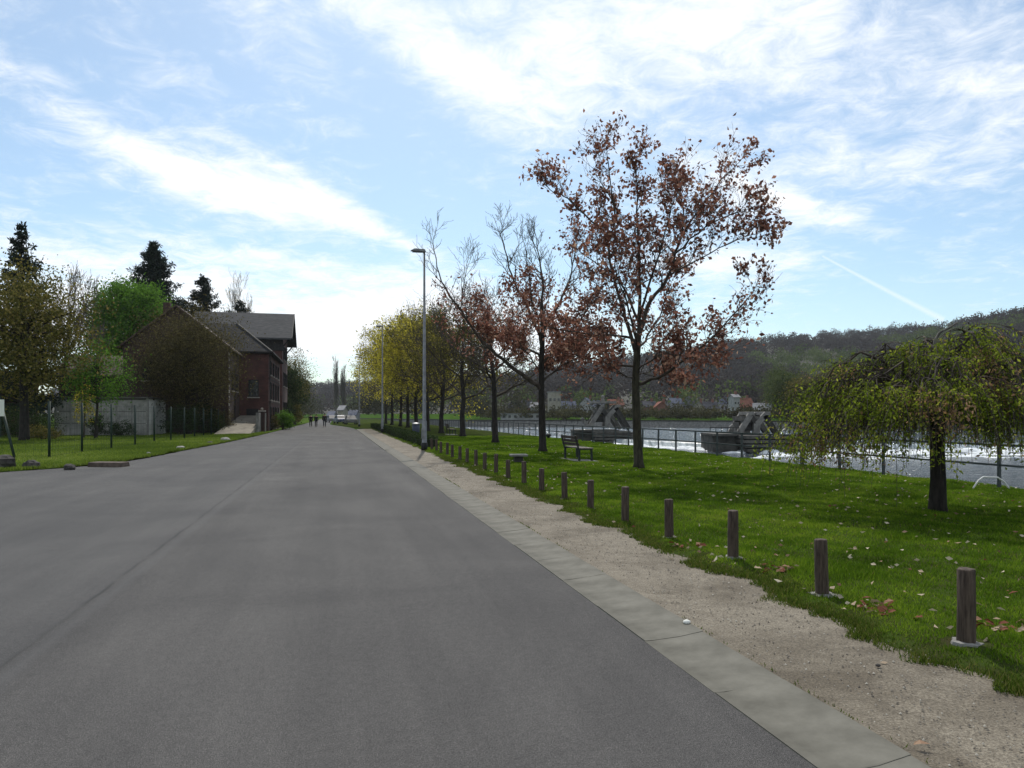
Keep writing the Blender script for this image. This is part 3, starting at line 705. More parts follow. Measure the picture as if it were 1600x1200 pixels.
# ---- the little weeping tree on the right
BW = G(1465, 802); mw = BW.y / F
T = Tree(66); r = T.r
T.trunk.tube([Vector((0, 0, -.1)), Vector((0, 0, .08)), Vector((.01, 0, .5)), Vector((-.01, 0, 1.1)), Vector((0, 0, 1.62)), Vector((.02, 0, 1.9))], [.17, .14, .118, .112, .12, .09], 10)
arch = []
def arch_limb(a, R0, rise, drop, r0, z0=1.75):
    pts = []; n = 9
    for i in range(n + 1):
        k = i / n; rad = R0 * k ** .85; z = z0 + rise * math.sin(PI * min(1, k * 1.15) * .62) - drop * max(0, k - .55) ** 1.5 * 3
        pts.append(Vector((math.cos(a) * rad, math.sin(a) * rad, z)) + T.wob(.05))
    T.br.tube(pts, [r0 * (1 - .85 * i / n) + .004 for i in range(n + 1)], 6, cap=False); arch.append(pts); return pts
for i in range(15):
    a = i * 2.4 + r.uniform(-.3, .3); arch_limb(a, r.uniform(1.3, 1.95), r.uniform(.30, .70), r.uniform(.3, .7), .028)
for i in range(7): arch_limb(i * .9 + .3, r.uniform(.6, 1.35), r.uniform(.75, 1.15), r.uniform(.1, .4), .028, 1.85)
arch_limb(PI * 1.0, 2.12, .62, .75, .036); arch_limb(PI * 1.06, 1.95, .35, .5, .03, 1.6); arch_limb(PI * .93, 1.95, .85, .6, .03); arch_limb(.02, 2.2, .8, .7, .036); arch_limb(-.25, 2.3, .55, .6, .03); arch_limb(.3, 1.9, .75, .6, .03); arch_limb(-.9, 1.9, .7, .6, .03); arch_limb(-2.1, 1.9, .75, .6, .03)
pos = []
for pts in list(arch):
    for q in range(9):                           # side shoots arching out from the limb
        i = r.randrange(2, len(pts)); p = pts[i]; a = r.uniform(0, 2 * PI); L = r.uniform(.3, .9); sh = [p]
        d = Vector((math.cos(a), math.sin(a), .6)).normalized()
        for k in range(6): d = (d + Vector((0, 0, -.38)) + T.wob(.1)).normalized(); sh.append(sh[-1] + d * L / 5)
        T.br.tube(sh, [.010, .009, .008, .007, .006, .005, .004], 3, cap=False); arch.append(sh)
for pts in arch:
    n_h = 18 if len(pts) > 8 else 7
    for q in range(n_h):
        i = r.randrange(2, len(pts)); p = pts[i].copy(); rad = math.hypot(p.x, p.y)
        L = r.uniform(.2, 1.3) * (.6 + .38 * rad); L = min(L, max(.2, p.z - (r.uniform(.60, 1.2) if r.random() < .8 else r.uniform(.28, .65)) + (.2 if p.x < -1.1 else 0)))
        d = Vector((p.x, p.y, 0)).normalized() * .5 + Vector((0, 0, .1)) + T.wob(.25); sh = [p]; n = 6
        for k in range(n): d = (d.normalized() * 1.0 + Vector((0, 0, -.55)) + T.wob(.08)).normalized(); sh.append(sh[-1] + d * L / n)
        T.br.tube(sh, [.006 - .0005 * k for k in range(n + 1)], 3, cap=False)
        m = int(L * 46)
        for k in range(m):
            x = k / m * n; i2 = min(int(x), n - 1); pos.append(sh[i2].lerp(sh[i2 + 1], x - i2))
wr = empty('weeping_tree', (BW.x, BW.y, .05), 0, 'small weeping tree with drooping green and russet shoots at right', 'tree')
T.trunk.build('trunk', M['bark_dark'], wr, smooth=True); T.br.build('branches', M['twig'], wr, smooth=True)
pa = np.array([tuple(q) for q in pos]); gt_ = np.random.default_rng(3)
wt = np.clip(.48 + .55 * (np.sin(pa[:, 0] * 3.1 + 1) * np.sin(pa[:, 2] * 3.7 + pa[:, 0]) * .6 + np.sin(pa[:, 0] * 7 + pa[:, 1] * 5) * .4) + gt_.normal(0, .18, len(pa)), 0, 1)
kp = gt_.random(len(pa)) < np.clip(.56 + .5 * np.sin(pa[:, 0] * 4.3 + 2) * np.sin(pa[:, 1] * 3.9) + .3 * np.sin(pa[:, 2] * 8), .12, 1)
kp &= ~((np.abs(pa[:, 0] + .98) < .20) & (pa[:, 2] > 2.1) & (gt_.random(len(pa)) < .85)); kp &= ~((pa[:, 0] < -1.05) & (pa[:, 2] > 2.45) & (gt_.random(len(pa)) < .9)); kp &= ~((pa[:, 0] > -.9) & (pa[:, 0] < .4) & (pa[:, 2] < 1.25) & (gt_.random(len(pa)) < .45))
obj_from('crown', leaves_mesh('crown', pa[kp], .060, .45, 5, .8, .03, tint=wt[kp]), M['leaf_weep'], wr)
mb = MB(); mb.tube([Vector(((x - 1465) * mw, -.15, (802 - y) * mw + .0)) for x, y in ((1466, 640), (1468, 600), (1462, 575), (1453, 552), (1453, 538), (1460, 526), (1474, 519), (1488, 510))], [.05, .045, .038, .03, .026, .022, .017, .010], 6)
mb.build('sunlit_branch', M['bark_pale'], wr, smooth=True)  # pale bark paints the sunlit look of this branch

# ---- clouds of leaves for massed crowns and shrubs
def crown_points(seed, radii, nclump, nleaf, spread=.22, shell=.55, zcut=-1.0):
    g = np.random.default_rng(seed); d = g.normal(0, 1, (nclump * 3, 3)); d /= np.linalg.norm(d, axis=1)[:, None]; d = d[d[:, 2] > zcut][:nclump]
    rr = g.uniform(shell, 1.0, (len(d), 1)); c = d * rr * np.array(radii)
    sz = g.uniform(.5, 1.4, (len(d), 1, 1)) * spread * np.array(radii).min()
    pts = (c[:, None, :] + g.normal(0, 1, (len(d), nleaf, 3)) * sz * np.array([1, 1, .7])).reshape(-1, 3); return pts, c
def leafy_tree(name, loc, H, radii, trunk_h, r0, seed, leafm, nclump, nleaf, size, label, group=None, barkm=None, spread=.2, cat='tree', shell=.55, stray=0, hang=.1):
    root = empty(name, loc, 0, label, cat, group); pts, c = crown_points(seed, radii, nclump, nleaf, spread, shell)
    cz = H - radii[2]; T = Tree(seed)
    T.trunk.tube([Vector((0, 0, -.2)), Vector((0, 0, .3)), Vector((0, 0, trunk_h)), Vector((T.r.gauss(0, .2), 0, cz)), Vector((0, 0, cz + radii[2] * .5))], [r0 * 1.4, r0, r0 * .85, r0 * .55, r0 * .15], 8)
    T.trunk.build('trunk', barkm or M['bark_dark'], root, smooth=True)
    mb = MB()
    for k in range(0, len(c), max(1, len(c) // 40)):
        q = Vector((float(c[k][0]), float(c[k][1]), float(c[k][2]) + cz)); z0 = max(trunk_h * .8, min(cz, q.z - .3 * math.hypot(q.x, q.y)))
        mid = Vector((q.x * .45, q.y * .45, z0 + (q.z - z0) * .6)); mb.tube([Vector((0, 0, z0)), mid, q], [r0 * .35, r0 * .18, .01], 4, cap=False)
    mb.build('branches', barkm or M['bark_dark'], root)
    pts = pts + np.array([0, 0, cz]); pts = pts[pts[:, 2] > .05]
    obj_from('crown', leaves_mesh('crown', pts, size, .65, seed, hang), leafm, root)
    return root
def shrub(name, loc, radii, seed, leafm, nclump, nleaf, size, label, cat='shrub', group=None, rz=0.0):
    root = empty(name, loc, rz, label, cat, group); pts, c = crown_points(seed, radii, nclump, nleaf, .2, .45, -.3)
    pts = pts + np.array([0, 0, radii[2] * .45]); pts[:, 2] = np.abs(pts[:, 2])
    mb = MB(); rr = random.Random(seed)
    for k in range(0, len(c), max(1, len(c) // 14)):
        mb.tube([Vector((rr.gauss(0, .1 * radii[0]), rr.gauss(0, .1 * radii[1]), -.05)), Vector((float(c[k][0]) * .5, float(c[k][1]) * .5, radii[2] * .5)), Vector((float(c[k][0]), float(c[k][1]), max(.05, float(c[k][2]) + radii[2] * .4)))], [.03, .02, .006], 4, cap=False)
    mb.build('stems', M['twig'], root); obj_from('foliage', leaves_mesh('foliage', pts, size, .6, seed, .1), leafm, root)
    return root
def conifer(name, loc, H, Rr, seed, label, cat='tree', z0=.12, dens=1.0, droop=.25, gap=0.0, group=None):
    root = empty(name, loc, 0, label, cat, group); r = random.Random(seed); mb = MB(); br = MB(); pos = []
    mb.tube([Vector((0, 0, -.2)), Vector((0, 0, H * .5)), Vector((0, 0, H))], [H * .018, H * .011, .02], 7); mb.build('trunk', M['bark_dark'], root, smooth=True)
    n = int(H * 3.0 * dens)
    for i in range(n):
        f = z0 + (1 - z0) * i / n; z = f * H
        for q in range(5):
            if r.random() < gap: continue
            a = r.uniform(0, 2 * PI); L = Rr * (1 - f) ** .8 * r.uniform(.55, 1.15) + .15
            p = Vector((0, 0, z)); pts = [p]; d = Vector((math.cos(a), math.sin(a), .15 + .5 * f))
            for k in range(4): d = (d + Vector((0, 0, -droop * .5 if k < 2 else droop * .55))).normalized(); pts.append(pts[-1] + d * L / 4)
            br.tube(pts, [.04, .03, .02, .015, .008], 3, cap=False)
            m = int(L * 46) + 6
            for k in range(m):
                x = (.12 + .88 * r.random()) * 4; i2 = min(int(x), 3); pp = pts[i2].lerp(pts[i2 + 1], x - i2); w = L * .16 * (1.1 - x / 5)
                pos.append(pp + Vector((r.gauss(0, w), r.gauss(0, w), r.gauss(0, .06) - abs(r.gauss(0, .10)))))
    br.build('branches', M['bark_dark'], root); obj_from('needles', leaves_mesh('needles', pos, .34 if H < 18 else .42, .35, seed, .25), M['needle'], root)
    return root
# ================================================================ LEFT SIDE: buildings, fence, planting
M['brick'] = brickmat('dark_brick', (.125, .042, .032), (.085, .032, .026), (.08, .062, .055))
M['brick2'] = brickmat('sooty_brick', (.075, .036, .029), (.055, .028, .023), (.05, .042, .036))
M['slate_grey'] = mat('grey_slate_roof', (.045, .046, .048), (.080, .080, .082), 2.5, .85, .4, .02, stretch=(.6, .6, 4), detail=6, spec=.1)
M['slate'] = mat('slate_roof', (.016, .016, .017), (.036, .036, .037), 2.5, .85, .4, .02, stretch=(.6, .6, 4), detail=6, spec=.1)
M['tile'] = mat('old_roof_tiles', (.05, .034, .028), (.11, .075, .06), 3, .85, .5, .03, stretch=(1, 1, 4))
M['trim'] = mat('dark_timber', (.012, .010, .010), (.03, .026, .024), 5, .7, .2)
M['glass'] = mat('dark_window_glass', (.01, .012, .014), (.02, .024, .028), 2, .1, 0, spec=.6)
M['stone'] = mat('pale_stone', (.22, .20, .17), (.36, .33, .29), 3, .9, .3)
M['pale_white'] = mat('pale_white_concrete', (.60, .60, .55), (.80, .80, .74), 1.5, .9, .3, .01, detail=8)
M['path'] = mat('sandy_paving', (.14, .125, .10), (.24, .215, .17), 2, .95, .2)
M['fence'] = mat('dark_green_paint', (.010, .022, .016), (.02, .036, .026), 6, .6, 0)

def wall_mb(x0, y0, x1, y1, z0, z1): return MB().box(((x0 + x1) / 2, (y0 + y1) / 2, (z0 + z1) / 2), (x1 - x0, y1 - y0, z1 - z0))
def window(parent, c, w, h, face, frame=None, bars=1):
    """recessed window, face 't' looks to -t (towards the camera), 's' looks to +s (towards the road)"""
    fr = frame or M['trim']; o = MB(); d = .10; e = .07
    def bx_(a, z, wa, ha, dep, off):
        if face == 't': o_.box((c[0] + a, c[1] - off, c[2] + z), (wa, dep, ha))
        else: o_.box((c[0] + off, c[1] + a, c[2] + z), (dep, wa, ha))
    o_ = MB(); bx_(0, 0, w, h, .03, .015); gl = o_.build('window', M['glass'], parent)
    o_ = MB(); bx_(-w / 2, 0, e, h + e, .09, .05); bx_(w / 2, 0, e, h + e, .09, .05); bx_(0, h / 2, w - e, e, .09, .05); bx_(0, -h / 2, w - e, e, .09, .05)
    for k in range(bars): bx_(0 if bars == 1 else (-w / 6 + w / 3 * k), 0, .04, h - e, .05, .055)
    bx_(0, h * .12, w - e - .01, .04, .045, .057); o_.build('frame', fr, gl)
    o_ = MB(); bx_(0, -h / 2 - .10, w + .25, .10, .16, .08); o_.build('sill', M['stone'], gl)
# gabled house nearest (behind the thicket)
A = empty('brick_house', R(-9.2, 68.2), TH, 'dark brick gabled house half hidden behind the brown thicket', 'house')
A_W, A_D, A_E, A_P = 8.4, 7.4, 7.5, 10.9
mb = MB(); mb.add([(-A_W, 0, -.2), (0, 0, -.2), (0, 0, A_E), (-A_W / 2, 0, A_P), (-A_W, 0, A_E), (-A_W, A_D, -.2), (0, A_D, -.2), (0, A_D, A_E), (-A_W / 2, A_D, A_P), (-A_W, A_D, A_E)],
                  [(0, 1, 2, 3, 4), (9, 8, 7, 6, 5), (1, 6, 7, 2), (5, 0, 4, 9)])
mb.build('wall', M['brick2'], A)
mb = MB()
for sg in (-1, 1):
    ex = -A_W / 2 + sg * (A_W / 2 + .35); ez = A_E - .28; px_ = -A_W / 2
    mb.add([(px_, -.35, A_P + .16), (ex, -.35, ez + .16), (ex, A_D + .1, ez + .16), (px_, A_D + .1, A_P + .16), (px_, -.35, A_P + .02), (ex, -.35, ez + .02), (ex, A_D + .1, ez + .02), (px_, A_D + .1, A_P + .02)],
           [(0, 1, 2, 3), (7, 6, 5, 4), (0, 4, 5, 1), (1, 5, 6, 2), (2, 6, 7, 3)])
rf = mb.build('roof', M['tile'], A)
MB().box((-A_W / 2 - 1.6, 4.2, A_P + .1), (.6, .6, 1.6)).build('chimney', M['brick2'], rf)
for (x, z) in ((-2.0, 5.4), (-6.4, 5.4), (-2.0, 2.2), (-6.4, 2.2)): window(A, (x, -.002, z), 1.0, 1.6, 't')
for k in range(12): MB().box((.012, .25 if k % 2 else .32, .9 + k * .55), (.06, .5 if k % 2 else .36, .28)).build('corner_stone', M['stone'], A)
for y in (2.4, 5.2): window(A, (.002, y, 4.6), .9, 1.5, 's')
for k in range(3): MB().box((.06, 3.8, 1.6 + k * 1.8), (.10, .10, 1.75)).build('drainpipe', M['trim'], A)
# lean-to on its left
An = empty('annex', R(-17.62, 70.5), TH, 'low brick outbuilding with brown tiled roof left of the gabled house', 'building')
wall_mb(-5.6, 0, 0, 5.5, -.2, 5.0).build('wall', M['brick2'], An)
mb = MB(); mb.add([(-5.9, -.4, 4.9), (.0, -.4, 4.9), (.0, 3, 6.8), (-5.9, 3, 6.8), (-5.9, 5.9, 4.9), (0, 5.9, 4.9), (-5.9, -.4, 5.05), (0, -.4, 5.05), (0, 3, 6.98), (-5.9, 3, 6.98), (-5.9, 5.9, 5.05), (0, 5.9, 5.05)],
                  [(0, 3, 2, 1), (3, 4, 5, 2), (6, 7, 8, 9), (9, 8, 11, 10), (0, 1, 7, 6), (4, 10, 11, 5), (0, 6, 9, 3), (3, 9, 10, 4), (1, 2, 8, 7), (2, 5, 11, 8)])
mb.build('roof', M['tile'], An)
for x in (-4.2, -1.5): window(An, (x, -.002, 2.6), .9, 1.3, 't')
# flat brick building at the far left edge
D = empty('brick_building', R(-24.6, 62), TH, 'low dark red brick building at the far left behind the olive tree', 'building')
wall_mb(-16, 0, 0, 8, -.2, 4.7).build('wall', M['brick'], D); wall_mb(-16.3, -.3, .3, 8.3, 4.7, 4.95).build('roof', M['slate'], D)
for x in (-13, -9.5, -6, -2.5): window(D, (x, -.002, 2.4), 1.2, 1.4, 't')
# hip-roofed brick block next to the road
B = empty('brick_house', R(-6.5, 75.7), TH, 'red brick house with hipped slate roof right beside the road', 'house')
BW_, BD, BE, BR = 11.5, 14.5, 7.7, 10.9
wall_mb(-BW_, 0, 0, BD, -.2, BE).build('wall', M['brick'], B)
e = .35; hx0, hx1, hy = -BW_ + 3.4, -3.4, BD / 2
mb = MB(); mb.add([(-BW_ - e, -e, BE - .1), (e, -e, BE - .1), (e, BD + e, BE - .1), (-BW_ - e, BD + e, BE - .1), (-BW_ - e, -e, BE + .06), (e, -e, BE + .06), (e, BD + e, BE + .06), (-BW_ - e, BD + e, BE + .06), (hx0, hy - 3, BR), (hx1, hy - 3.4, BR), (hx1, hy + 3, BR), (hx0, hy + 3, BR)],
                  [(3, 2, 1, 0), (0, 1, 5, 4), (1, 2, 6, 5), (2, 3, 7, 6), (3, 0, 4, 7), (4, 5, 9, 8), (5, 6, 10, 9), (6, 7, 11, 10), (7, 4, 8, 11), (8, 9, 10, 11)])
rf = mb.build('roof', M['slate'], B)
mb = MB(); mb.bar((e, -e, BE + .09), (hx1, hy - 3.4, BR + .04), .16, .10); mb.build('ridge_flashing', M['pier'], rf)
mb = MB(); mb.bar((-BW_ - e, -e - .06, BE + .02), (e, -e - .06, BE + .02), .12, .12); mb.bar((e + .06, -e, BE + .02), (e + .06, BD + e, BE + .02), .12, .12); mb.build('gutter_pipe', M['trim'], rf)
mb = MB()
for z in (2.9, 5.2): mb.box((.02, BD / 2, z), (.06, BD - .1, .18))
mb.build('string_course', M['stone'] if False else M['brick2'], B)
for y in (2.0, 5.2, 8.4, 11.6):
    window(B, (.002, y, 6.3), 1.0, 1.3, 's'); window(B, (.002, y, 4.0), 1.1, 1.7, 's'); window(B, (.002, y, 1.6), 1.1, 1.6, 's')
window(B, (-1.4, -.002, 4.2), .9, 1.6, 't')
MB().box((-1.5, -.05, 1.1), (1.1, .12, 2.2)).build('door', M['trim'], B)
for k in range(5): MB().box((.1, .25, .8 + k * 1.5), (.09, .09, 1.45)).build('drainpipe', M['trim'], B)
# taller block behind with wide eaves
Cb = empty('tall_brick_building', R(-6.7, 97.2), TH, 'tall brick building with a wide overhanging grey gable roof facing the road', 'building')
CW, CD, CE, CR = 10.5, 9.6, 11.7, 15.0
mb = MB(); mb.add([(-CW, 0, -.2), (0, 0, -.2), (0, CD, -.2), (-CW, CD, -.2), (-CW, 0, CE), (0, 0, CE), (0, CD, CE), (-CW, CD, CE), (0, CD / 2, CR - .2), (-CW, CD / 2, CR - .2)],
                  [(0, 1, 5, 4), (1, 2, 6, 8, 5), (2, 3, 7, 6), (3, 0, 4, 9, 7)])
mb.build('wall', M['brick'], Cb)
mb = MB()
for sg in (-1, 1):
    yy = CD / 2 + sg * (CD / 2 + .8); zz = CE - .45
    vs = [(-CW - .6, CD / 2, CR), (1.15, CD / 2, CR), (1.15, yy, zz), (-CW - .6, yy, zz)]; vs += [(x, y, z - .22) for x, y, z in vs]
    f_ = [(0, 1, 2, 3), (7, 6, 5, 4), (1, 5, 6, 2), (2, 6, 7, 3), (3, 7, 4, 0)]; mb.add(vs, f_ if sg > 0 else [tuple(reversed(q)) for q in f_])
rf = mb.build('roof', M['slate_grey'], Cb)
mb = MB()
for sg in (-1, 1): mb.bar((1.19, CD / 2, CR - .12), (1.19, CD / 2 + sg * (CD / 2 + .8), CE - .58), .08, .38)
mb.build('bargeboard', M['trim'], rf)
for y, z0_, z1_ in ((.3, CE - 1.5, CE - .3), (CD - .3, CE - 1.5, CE - .3), (CD / 2, CR - 2.2, CR - .6)): MB().bar((0, y, z0_), (1.0, y, z1_), .16, .16).build('roof_bracket', M['trim'], Cb)
wall_mb(-CW - .05, -.12, .12, -.002, CE - 2.0, CE - .15).build('timber_panel', M['trim'], Cb)
for z in (9.6, 6.2, 2.4):
    for y in (2.2, 4.8, 7.4): window(Cb, (.002, y, z), 1.0, 1.7, 's')
for x in (-1.0,): window(Cb, (x, -.002, 8.4), .9, 1.3, 't')
# concrete garage behind the fence
M['panel'] = mat('shed_concrete', (.20, .195, .18), (.36, .35, .32), 1.6, .9, .3, .01, detail=8)
Gp = G(86, 681); Gr = empty('concrete_shed', (Gp.x, Gp.y, 0), 0, 'low flat-roofed grey concrete shed with a pale end wall behind the fence', 'shed')
sx = (W(230, 680, Gp.y).x - Gp.x)
for k in range(6):
    w_ = sx / 6; 
    for j in range(3): MB().box((w_ * (k + .5), .06, .47 + j * .93), (w_ - .07, .10, .90)).build('concrete_panel', M['panel'], Gr)
mb = MB()
for k in range(7): mb.box((sx / 6 * k, .08, 1.4), (.10, .16, 2.8))
mb.build('panel_posts', M['concrete'], Gr)
ex_, ey_ = -ST * 6, CT * 6
mb = MB(); mb.add([(sx + .05, 0, 0), (sx + .05 + ex_, ey_, 0), (sx + .05 + ex_, ey_, 2.85), (sx + .05, 0, 2.85), (sx - .1, .02, 0), (sx - .1 + ex_, ey_, 0), (sx - .1 + ex_, ey_, 2.85), (sx - .1, .02, 2.85)], [(0, 1, 2, 3), (7, 6, 5, 4), (0, 3, 7, 4), (1, 5, 6, 2)])
mb.build('end_wall', M['pale_white'], Gr)  # lighter colour brightens this wall in place of sunlight
mb = MB(); mb.prism([(-.15, -.15), (sx + .2, -.15), (sx + .2 + ex_, ey_ + .1), (ex_ - .1, ey_ + .1)], 2.86, 2.99); mb.build('flat_roof', M['pier'], Gr)
# sandy ramp with steps between shed and house
rp = empty('ramp', R(-8.4, 66.0), TH, 'pale sandy ramp rising to the brick houses beside the road', 'ramp')
mb = MB(); mb.add([(-1.2, -3.2, .05), (1.5, -2.4, .05), (1.5, 9.4, 1.55), (-.7, 9.4, 1.55), (-1.2, -3.2, -.2), (1.5, -2.4, -.2), (1.5, 9.4, -.2), (-.7, 9.4, -.2)], [(0, 1, 2, 3), (0, 4, 5, 1), (1, 5, 6, 2), (2, 6, 7, 3), (3, 7, 4, 0)])
mb.build('ramp_surface', M['path'], rp)
MB().box((1.6, 5.6, .85), (.25, 7.0, 1.9)).build('side_wall', M['concrete'], rp)
gt = empty('gate_posts', R(-6.6, 70.2), TH, 'dark brick gate pier with a small globe beside the ramp', 'gate pier')
MB().box((0, 0, .95), (.5, .5, 1.9), top=.98).build('pier_shaft', M['brick2'], gt); MB().box((0, 0, 1.96), (.62, .62, .12)).build('pier_cap', M['stone'], gt)
mb = MB(); mb.blob((0, 0, 2.14), (.12, .12, .12), 8, 6, 0); mb.build('globe', M['stone'], gt, smooth=True)

# wire fence with dark posts
FP = [(77, 716), (128, 708), (174, 702), (211, 696.5), (241, 692.3), (267, 689), (288, 686), (304, 683.5), (318, 681.5), (330, 679.8), (341, 678.4), (350, 677.2)]
fpts = [G(a, b) for a, b in FP]
fn = empty('wire_fence', fpts[0], 0, 'dark green wire mesh fence on slim posts round the garden', 'fence')
allp = [fpts[0] + Vector((-4.6, .3, 0))] + fpts
for i, p in enumerate(allp):
    l = p - fpts[0]; mb = MB(); mb.tube([l + Vector((0, 0, -.1)), l + Vector((0, 0, 2.12))], .045 if i else .04, 8); mb.build('post', M['fence'], fn, smooth=True)
    if i: 
        a, b = allp[i - 1] - fpts[0], l; d = b - a; L = d.length; mb = MB(); u = d.normalized(); nrm = Vector((-u.y, u.x, 0)); w = .0022
        nh = 8 if i < 8 else 5; nvv = int(L / .30) if i < 8 else int(L / .5)
        for k in range(nh + 1):
            z = .08 + 1.95 * k / nh; mb.bar(a + Vector((0, 0, z)), b + Vector((0, 0, z)), .005, .005)
        for k in range(1, nvv):
            q = a + d * k / nvv; mb.bar(q + Vector((0, 0, .06)), q + Vector((0, 0, 2.05)), .004, .004)
        mb.build('mesh_panel', M['fence'], fn)
for i in (0, 4, 8):
    l = allp[i + 1] - fpts[0]; 
l0 = G(23, 717) - fpts[0]; l1 = W(1, 628, fpts[0].y + .2) - fpts[0]
mb = MB(); mb.tube([l0, l1], .045, 8); mb.build('brace', M['fence'], fn, smooth=True)
sg = empty('sign_board', W(1, 655, fpts[0].y - .1), 0, 'small white notice board fixed to the fence at the left edge', 'sign')
MB().box((-.02, 0, .42), (.30, .02, .62)).build('board', M['pale_white'], sg); MB().box((-.02, .02, .1), (.04, .03, 1.5)).build('sign_post', M['fence'], sg)

# boulders and slabs at the edge of the verge
M['rock'] = mat('dark_rock', (.025, .022, .02), (.085, .078, .07), 5, .9, .8, .04, detail=8)
M['rock_pale'] = mat('pale_rock', (.20, .19, .17), (.36, .34, .31), 5, .9, .6, .03)
for (px, py, w, h, mt_, lab) in [(6, 733, .36, .42, 'rock', 'big dark boulder at the left edge below the leaning fence brace'), (50, 733.5, .24, .27, 'rock', 'dark rounded boulder on the verge corner in front of the first fence post'),
    (109, 734, .17, .17, 'rock', 'small dark stone at the tarmac edge left of the flat slab'), (232, 711, .10, .12, 'rock_pale', 'small pale stone on the verge below the shed'),
    (282, 703, .22, .18, 'rock_pale', 'pale stone half sunk in the grass beside the tarmac'), (352, 690, .30, .26, 'rock_pale', 'pale boulder at the verge near the ramp'), (328, 694, .2, .15, 'rock', 'dark low stone left of the pale boulder near the ramp')]:
    p = G(px, py); mb = MB(); mb.blob((0, 0, h * .42), (w, w * .8, h * .62), 9, 6, .16, seed=int(px)); o = mb.build('boulder', M[mt_], None, smooth=False, loc=p); tag(o, lab, 'rock')
p = G(170, 729); mb = MB(); mb.box((0, 0, .06), (1.10, .5, .17), top=.96); tag(mb.build('stone_slab', mat('brown_stone', (.06, .045, .035), (.13, .10, .08), 6, .9, .5), None, loc=p, rz=-.12, bevel=.02), 'flat brown stone slab lying at the tarmac edge', 'slab')

# trees and shrubs on the left
GRP = 'trees around the brick houses'
def at(px, Yd, z=0): return Vector(((px - 800) / F * Yd, Yd, z))
leafy_tree('olive_tree', at(38, 45), 10.9, (4.3, 4.0, 4.4), 1.9, .28, 71, M['leaf_olive'], 165, 125, .17, 'large brown-green tree at the left edge, crown thinly leaved', GRP, spread=.20, shell=.35)
leafy_tree('young_green_tree', at(150, 49), 6.9, (2.0, 1.9, 2.6), 1.0, .10, 72, M['leaf_lime'], 75, 60, .14, 'small yellow-green tree between the olive tree and the houses', GRP, spread=.28, shell=.3)
leafy_tree('round_green_tree', at(206, 86), 17.0, (4.7, 4.5, 5.0), 3, .35, 73, M['leaf_lime'], 230, 190, .26, 'bright green round-headed tree rising behind the gabled house', GRP, spread=.17, shell=.6)
conifer('conifer', at(33, 56), 16.3, 4.6, 74, 'dark ragged spruce at the far left, its tip thin', dens=.75, droop=.5, gap=.25, group='dark conifers behind the houses')
conifer('conifer', at(240, 96), 24.2, 9.6, 75, 'tallest dark conifer, directly behind the bright green tree', dens=1.0, droop=.1, gap=.15, group='dark conifers behind the houses')
conifer('conifer', at(318, 101), 20.8, 8.5, 76, 'ragged open-branched pine above the brick roofs', dens=.75, droop=.1, gap=.45, group='dark conifers behind the houses')
conifer('conifer', at(374, 104), 18.0, 8.0, 77, 'low dark pine tip showing just over the grey roof', dens=.6, droop=.1, gap=.5, group='dark conifers behind the houses')
Pb = dict(n0=9, L0=2.2, ang=(.3, .7), kids=(5, 3), ratio=.55, r_sub=.05, r_tip=.012, levels=3, up=.32, kink=.12)
T = auto_tree(78, 13.2, 3.2, 4, .22, Pb, nl=12); finish_tree(T, 'bare_tree', at(104, 62), 'leafless tree with upright twigs between the spruce and the green tree', 'tree', GRP, M['bark_dark'], None, None, mat('grey_twigs', (.06, .045, .045), (.13, .10, .10), 4, .9, 0))
T = auto_tree(79, 21.2, 2.9, 7, .25, dict(Pb, r_tip=.010, r_sub=.035, L0=2.6), nl=11); finish_tree(T, 'bare_tree', at(374, 106), 'pale leafless poplar-like tree behind the grey roof', 'tree', GRP, M['bark_pale'], M['leaf_yel'], dict(n=.12, size=.14), M['bark_pale'])
T = Tree(80)
leafy_tree('thicket_tree', at(295, 59.5), 10.5, (4.1, 2.5, 4.5), .8, .22, 81, M['leaf_thicket'], 240, 135, .13, 'dense dome of fine brown-olive twigs hiding the gabled house', GRP, spread=.36, shell=.40)
leafy_tree('thicket_tree', at(205, 66), 6.9, (2.3, 2.2, 2.9), .8, .15, 82, M['leaf_thicket'], 80, 90, .13, 'smaller brown thicket left of the big twiggy dome', GRP, spread=.22, shell=.4)
# weeping sapling behind the fence
T = Tree(83); T.trunk.tube([Vector((0, 0, -.1)), Vector((.03, 0, 1.4)), Vector((.1, 0, 3.6))], [.05, .04, .02], 6); pos = []
for q in range(46):
    z = T.r.uniform(1.8, 3.7); a = T.r.uniform(0, 2 * PI); d = Vector((math.cos(a), math.sin(a), .7)); sh = [Vector((.08, 0, z))]
    for k in range(7): d = (d.normalized() + Vector((0, 0, -.5))).normalized(); sh.append(sh[-1] + d * T.r.uniform(.13, .25))
    T.br.tube(sh, [.012] * 4 + [.006] * 4, 3, cap=False)
    for k in range(24): x = T.r.random() * 6.99; i2 = int(x); pos.append(sh[i2].lerp(sh[i2 + 1], x - i2))
wr = empty('weeping_sapling', at(131, 50), 0, 'thin pale-green drooping sapling in front of the concrete shed', 'sapling'); T.trunk.build('trunk', M['twig'], wr); T.br.build('branches', M['twig'], wr)
obj_from('crown', leaves_mesh('crown', pos, .13, .4, 9, .7, .03), M['leaf_yel'], wr)
SH = 'garden shrubs behind the fence'
shrub('shrub', at(150, 54), (.75, .7, 1.2), 91, M['leaf_dark'], 40, 60, .09, 'upright dark shrub at the foot of the concrete shed', group=SH)
shrub('shrub', at(187, 55), (1.2, .8, .85), 92, M['leaf_dark'], 40, 60, .09, 'broad dark shrub right of the upright one by the shed', group=SH)
shrub('shrub', at(30, 50), (3.0, 1.4, 1.5), 93, M['leaf_dark'], 90, 80, .10, 'wide dark green bed of shrubs at the left edge behind the fence', group=SH)
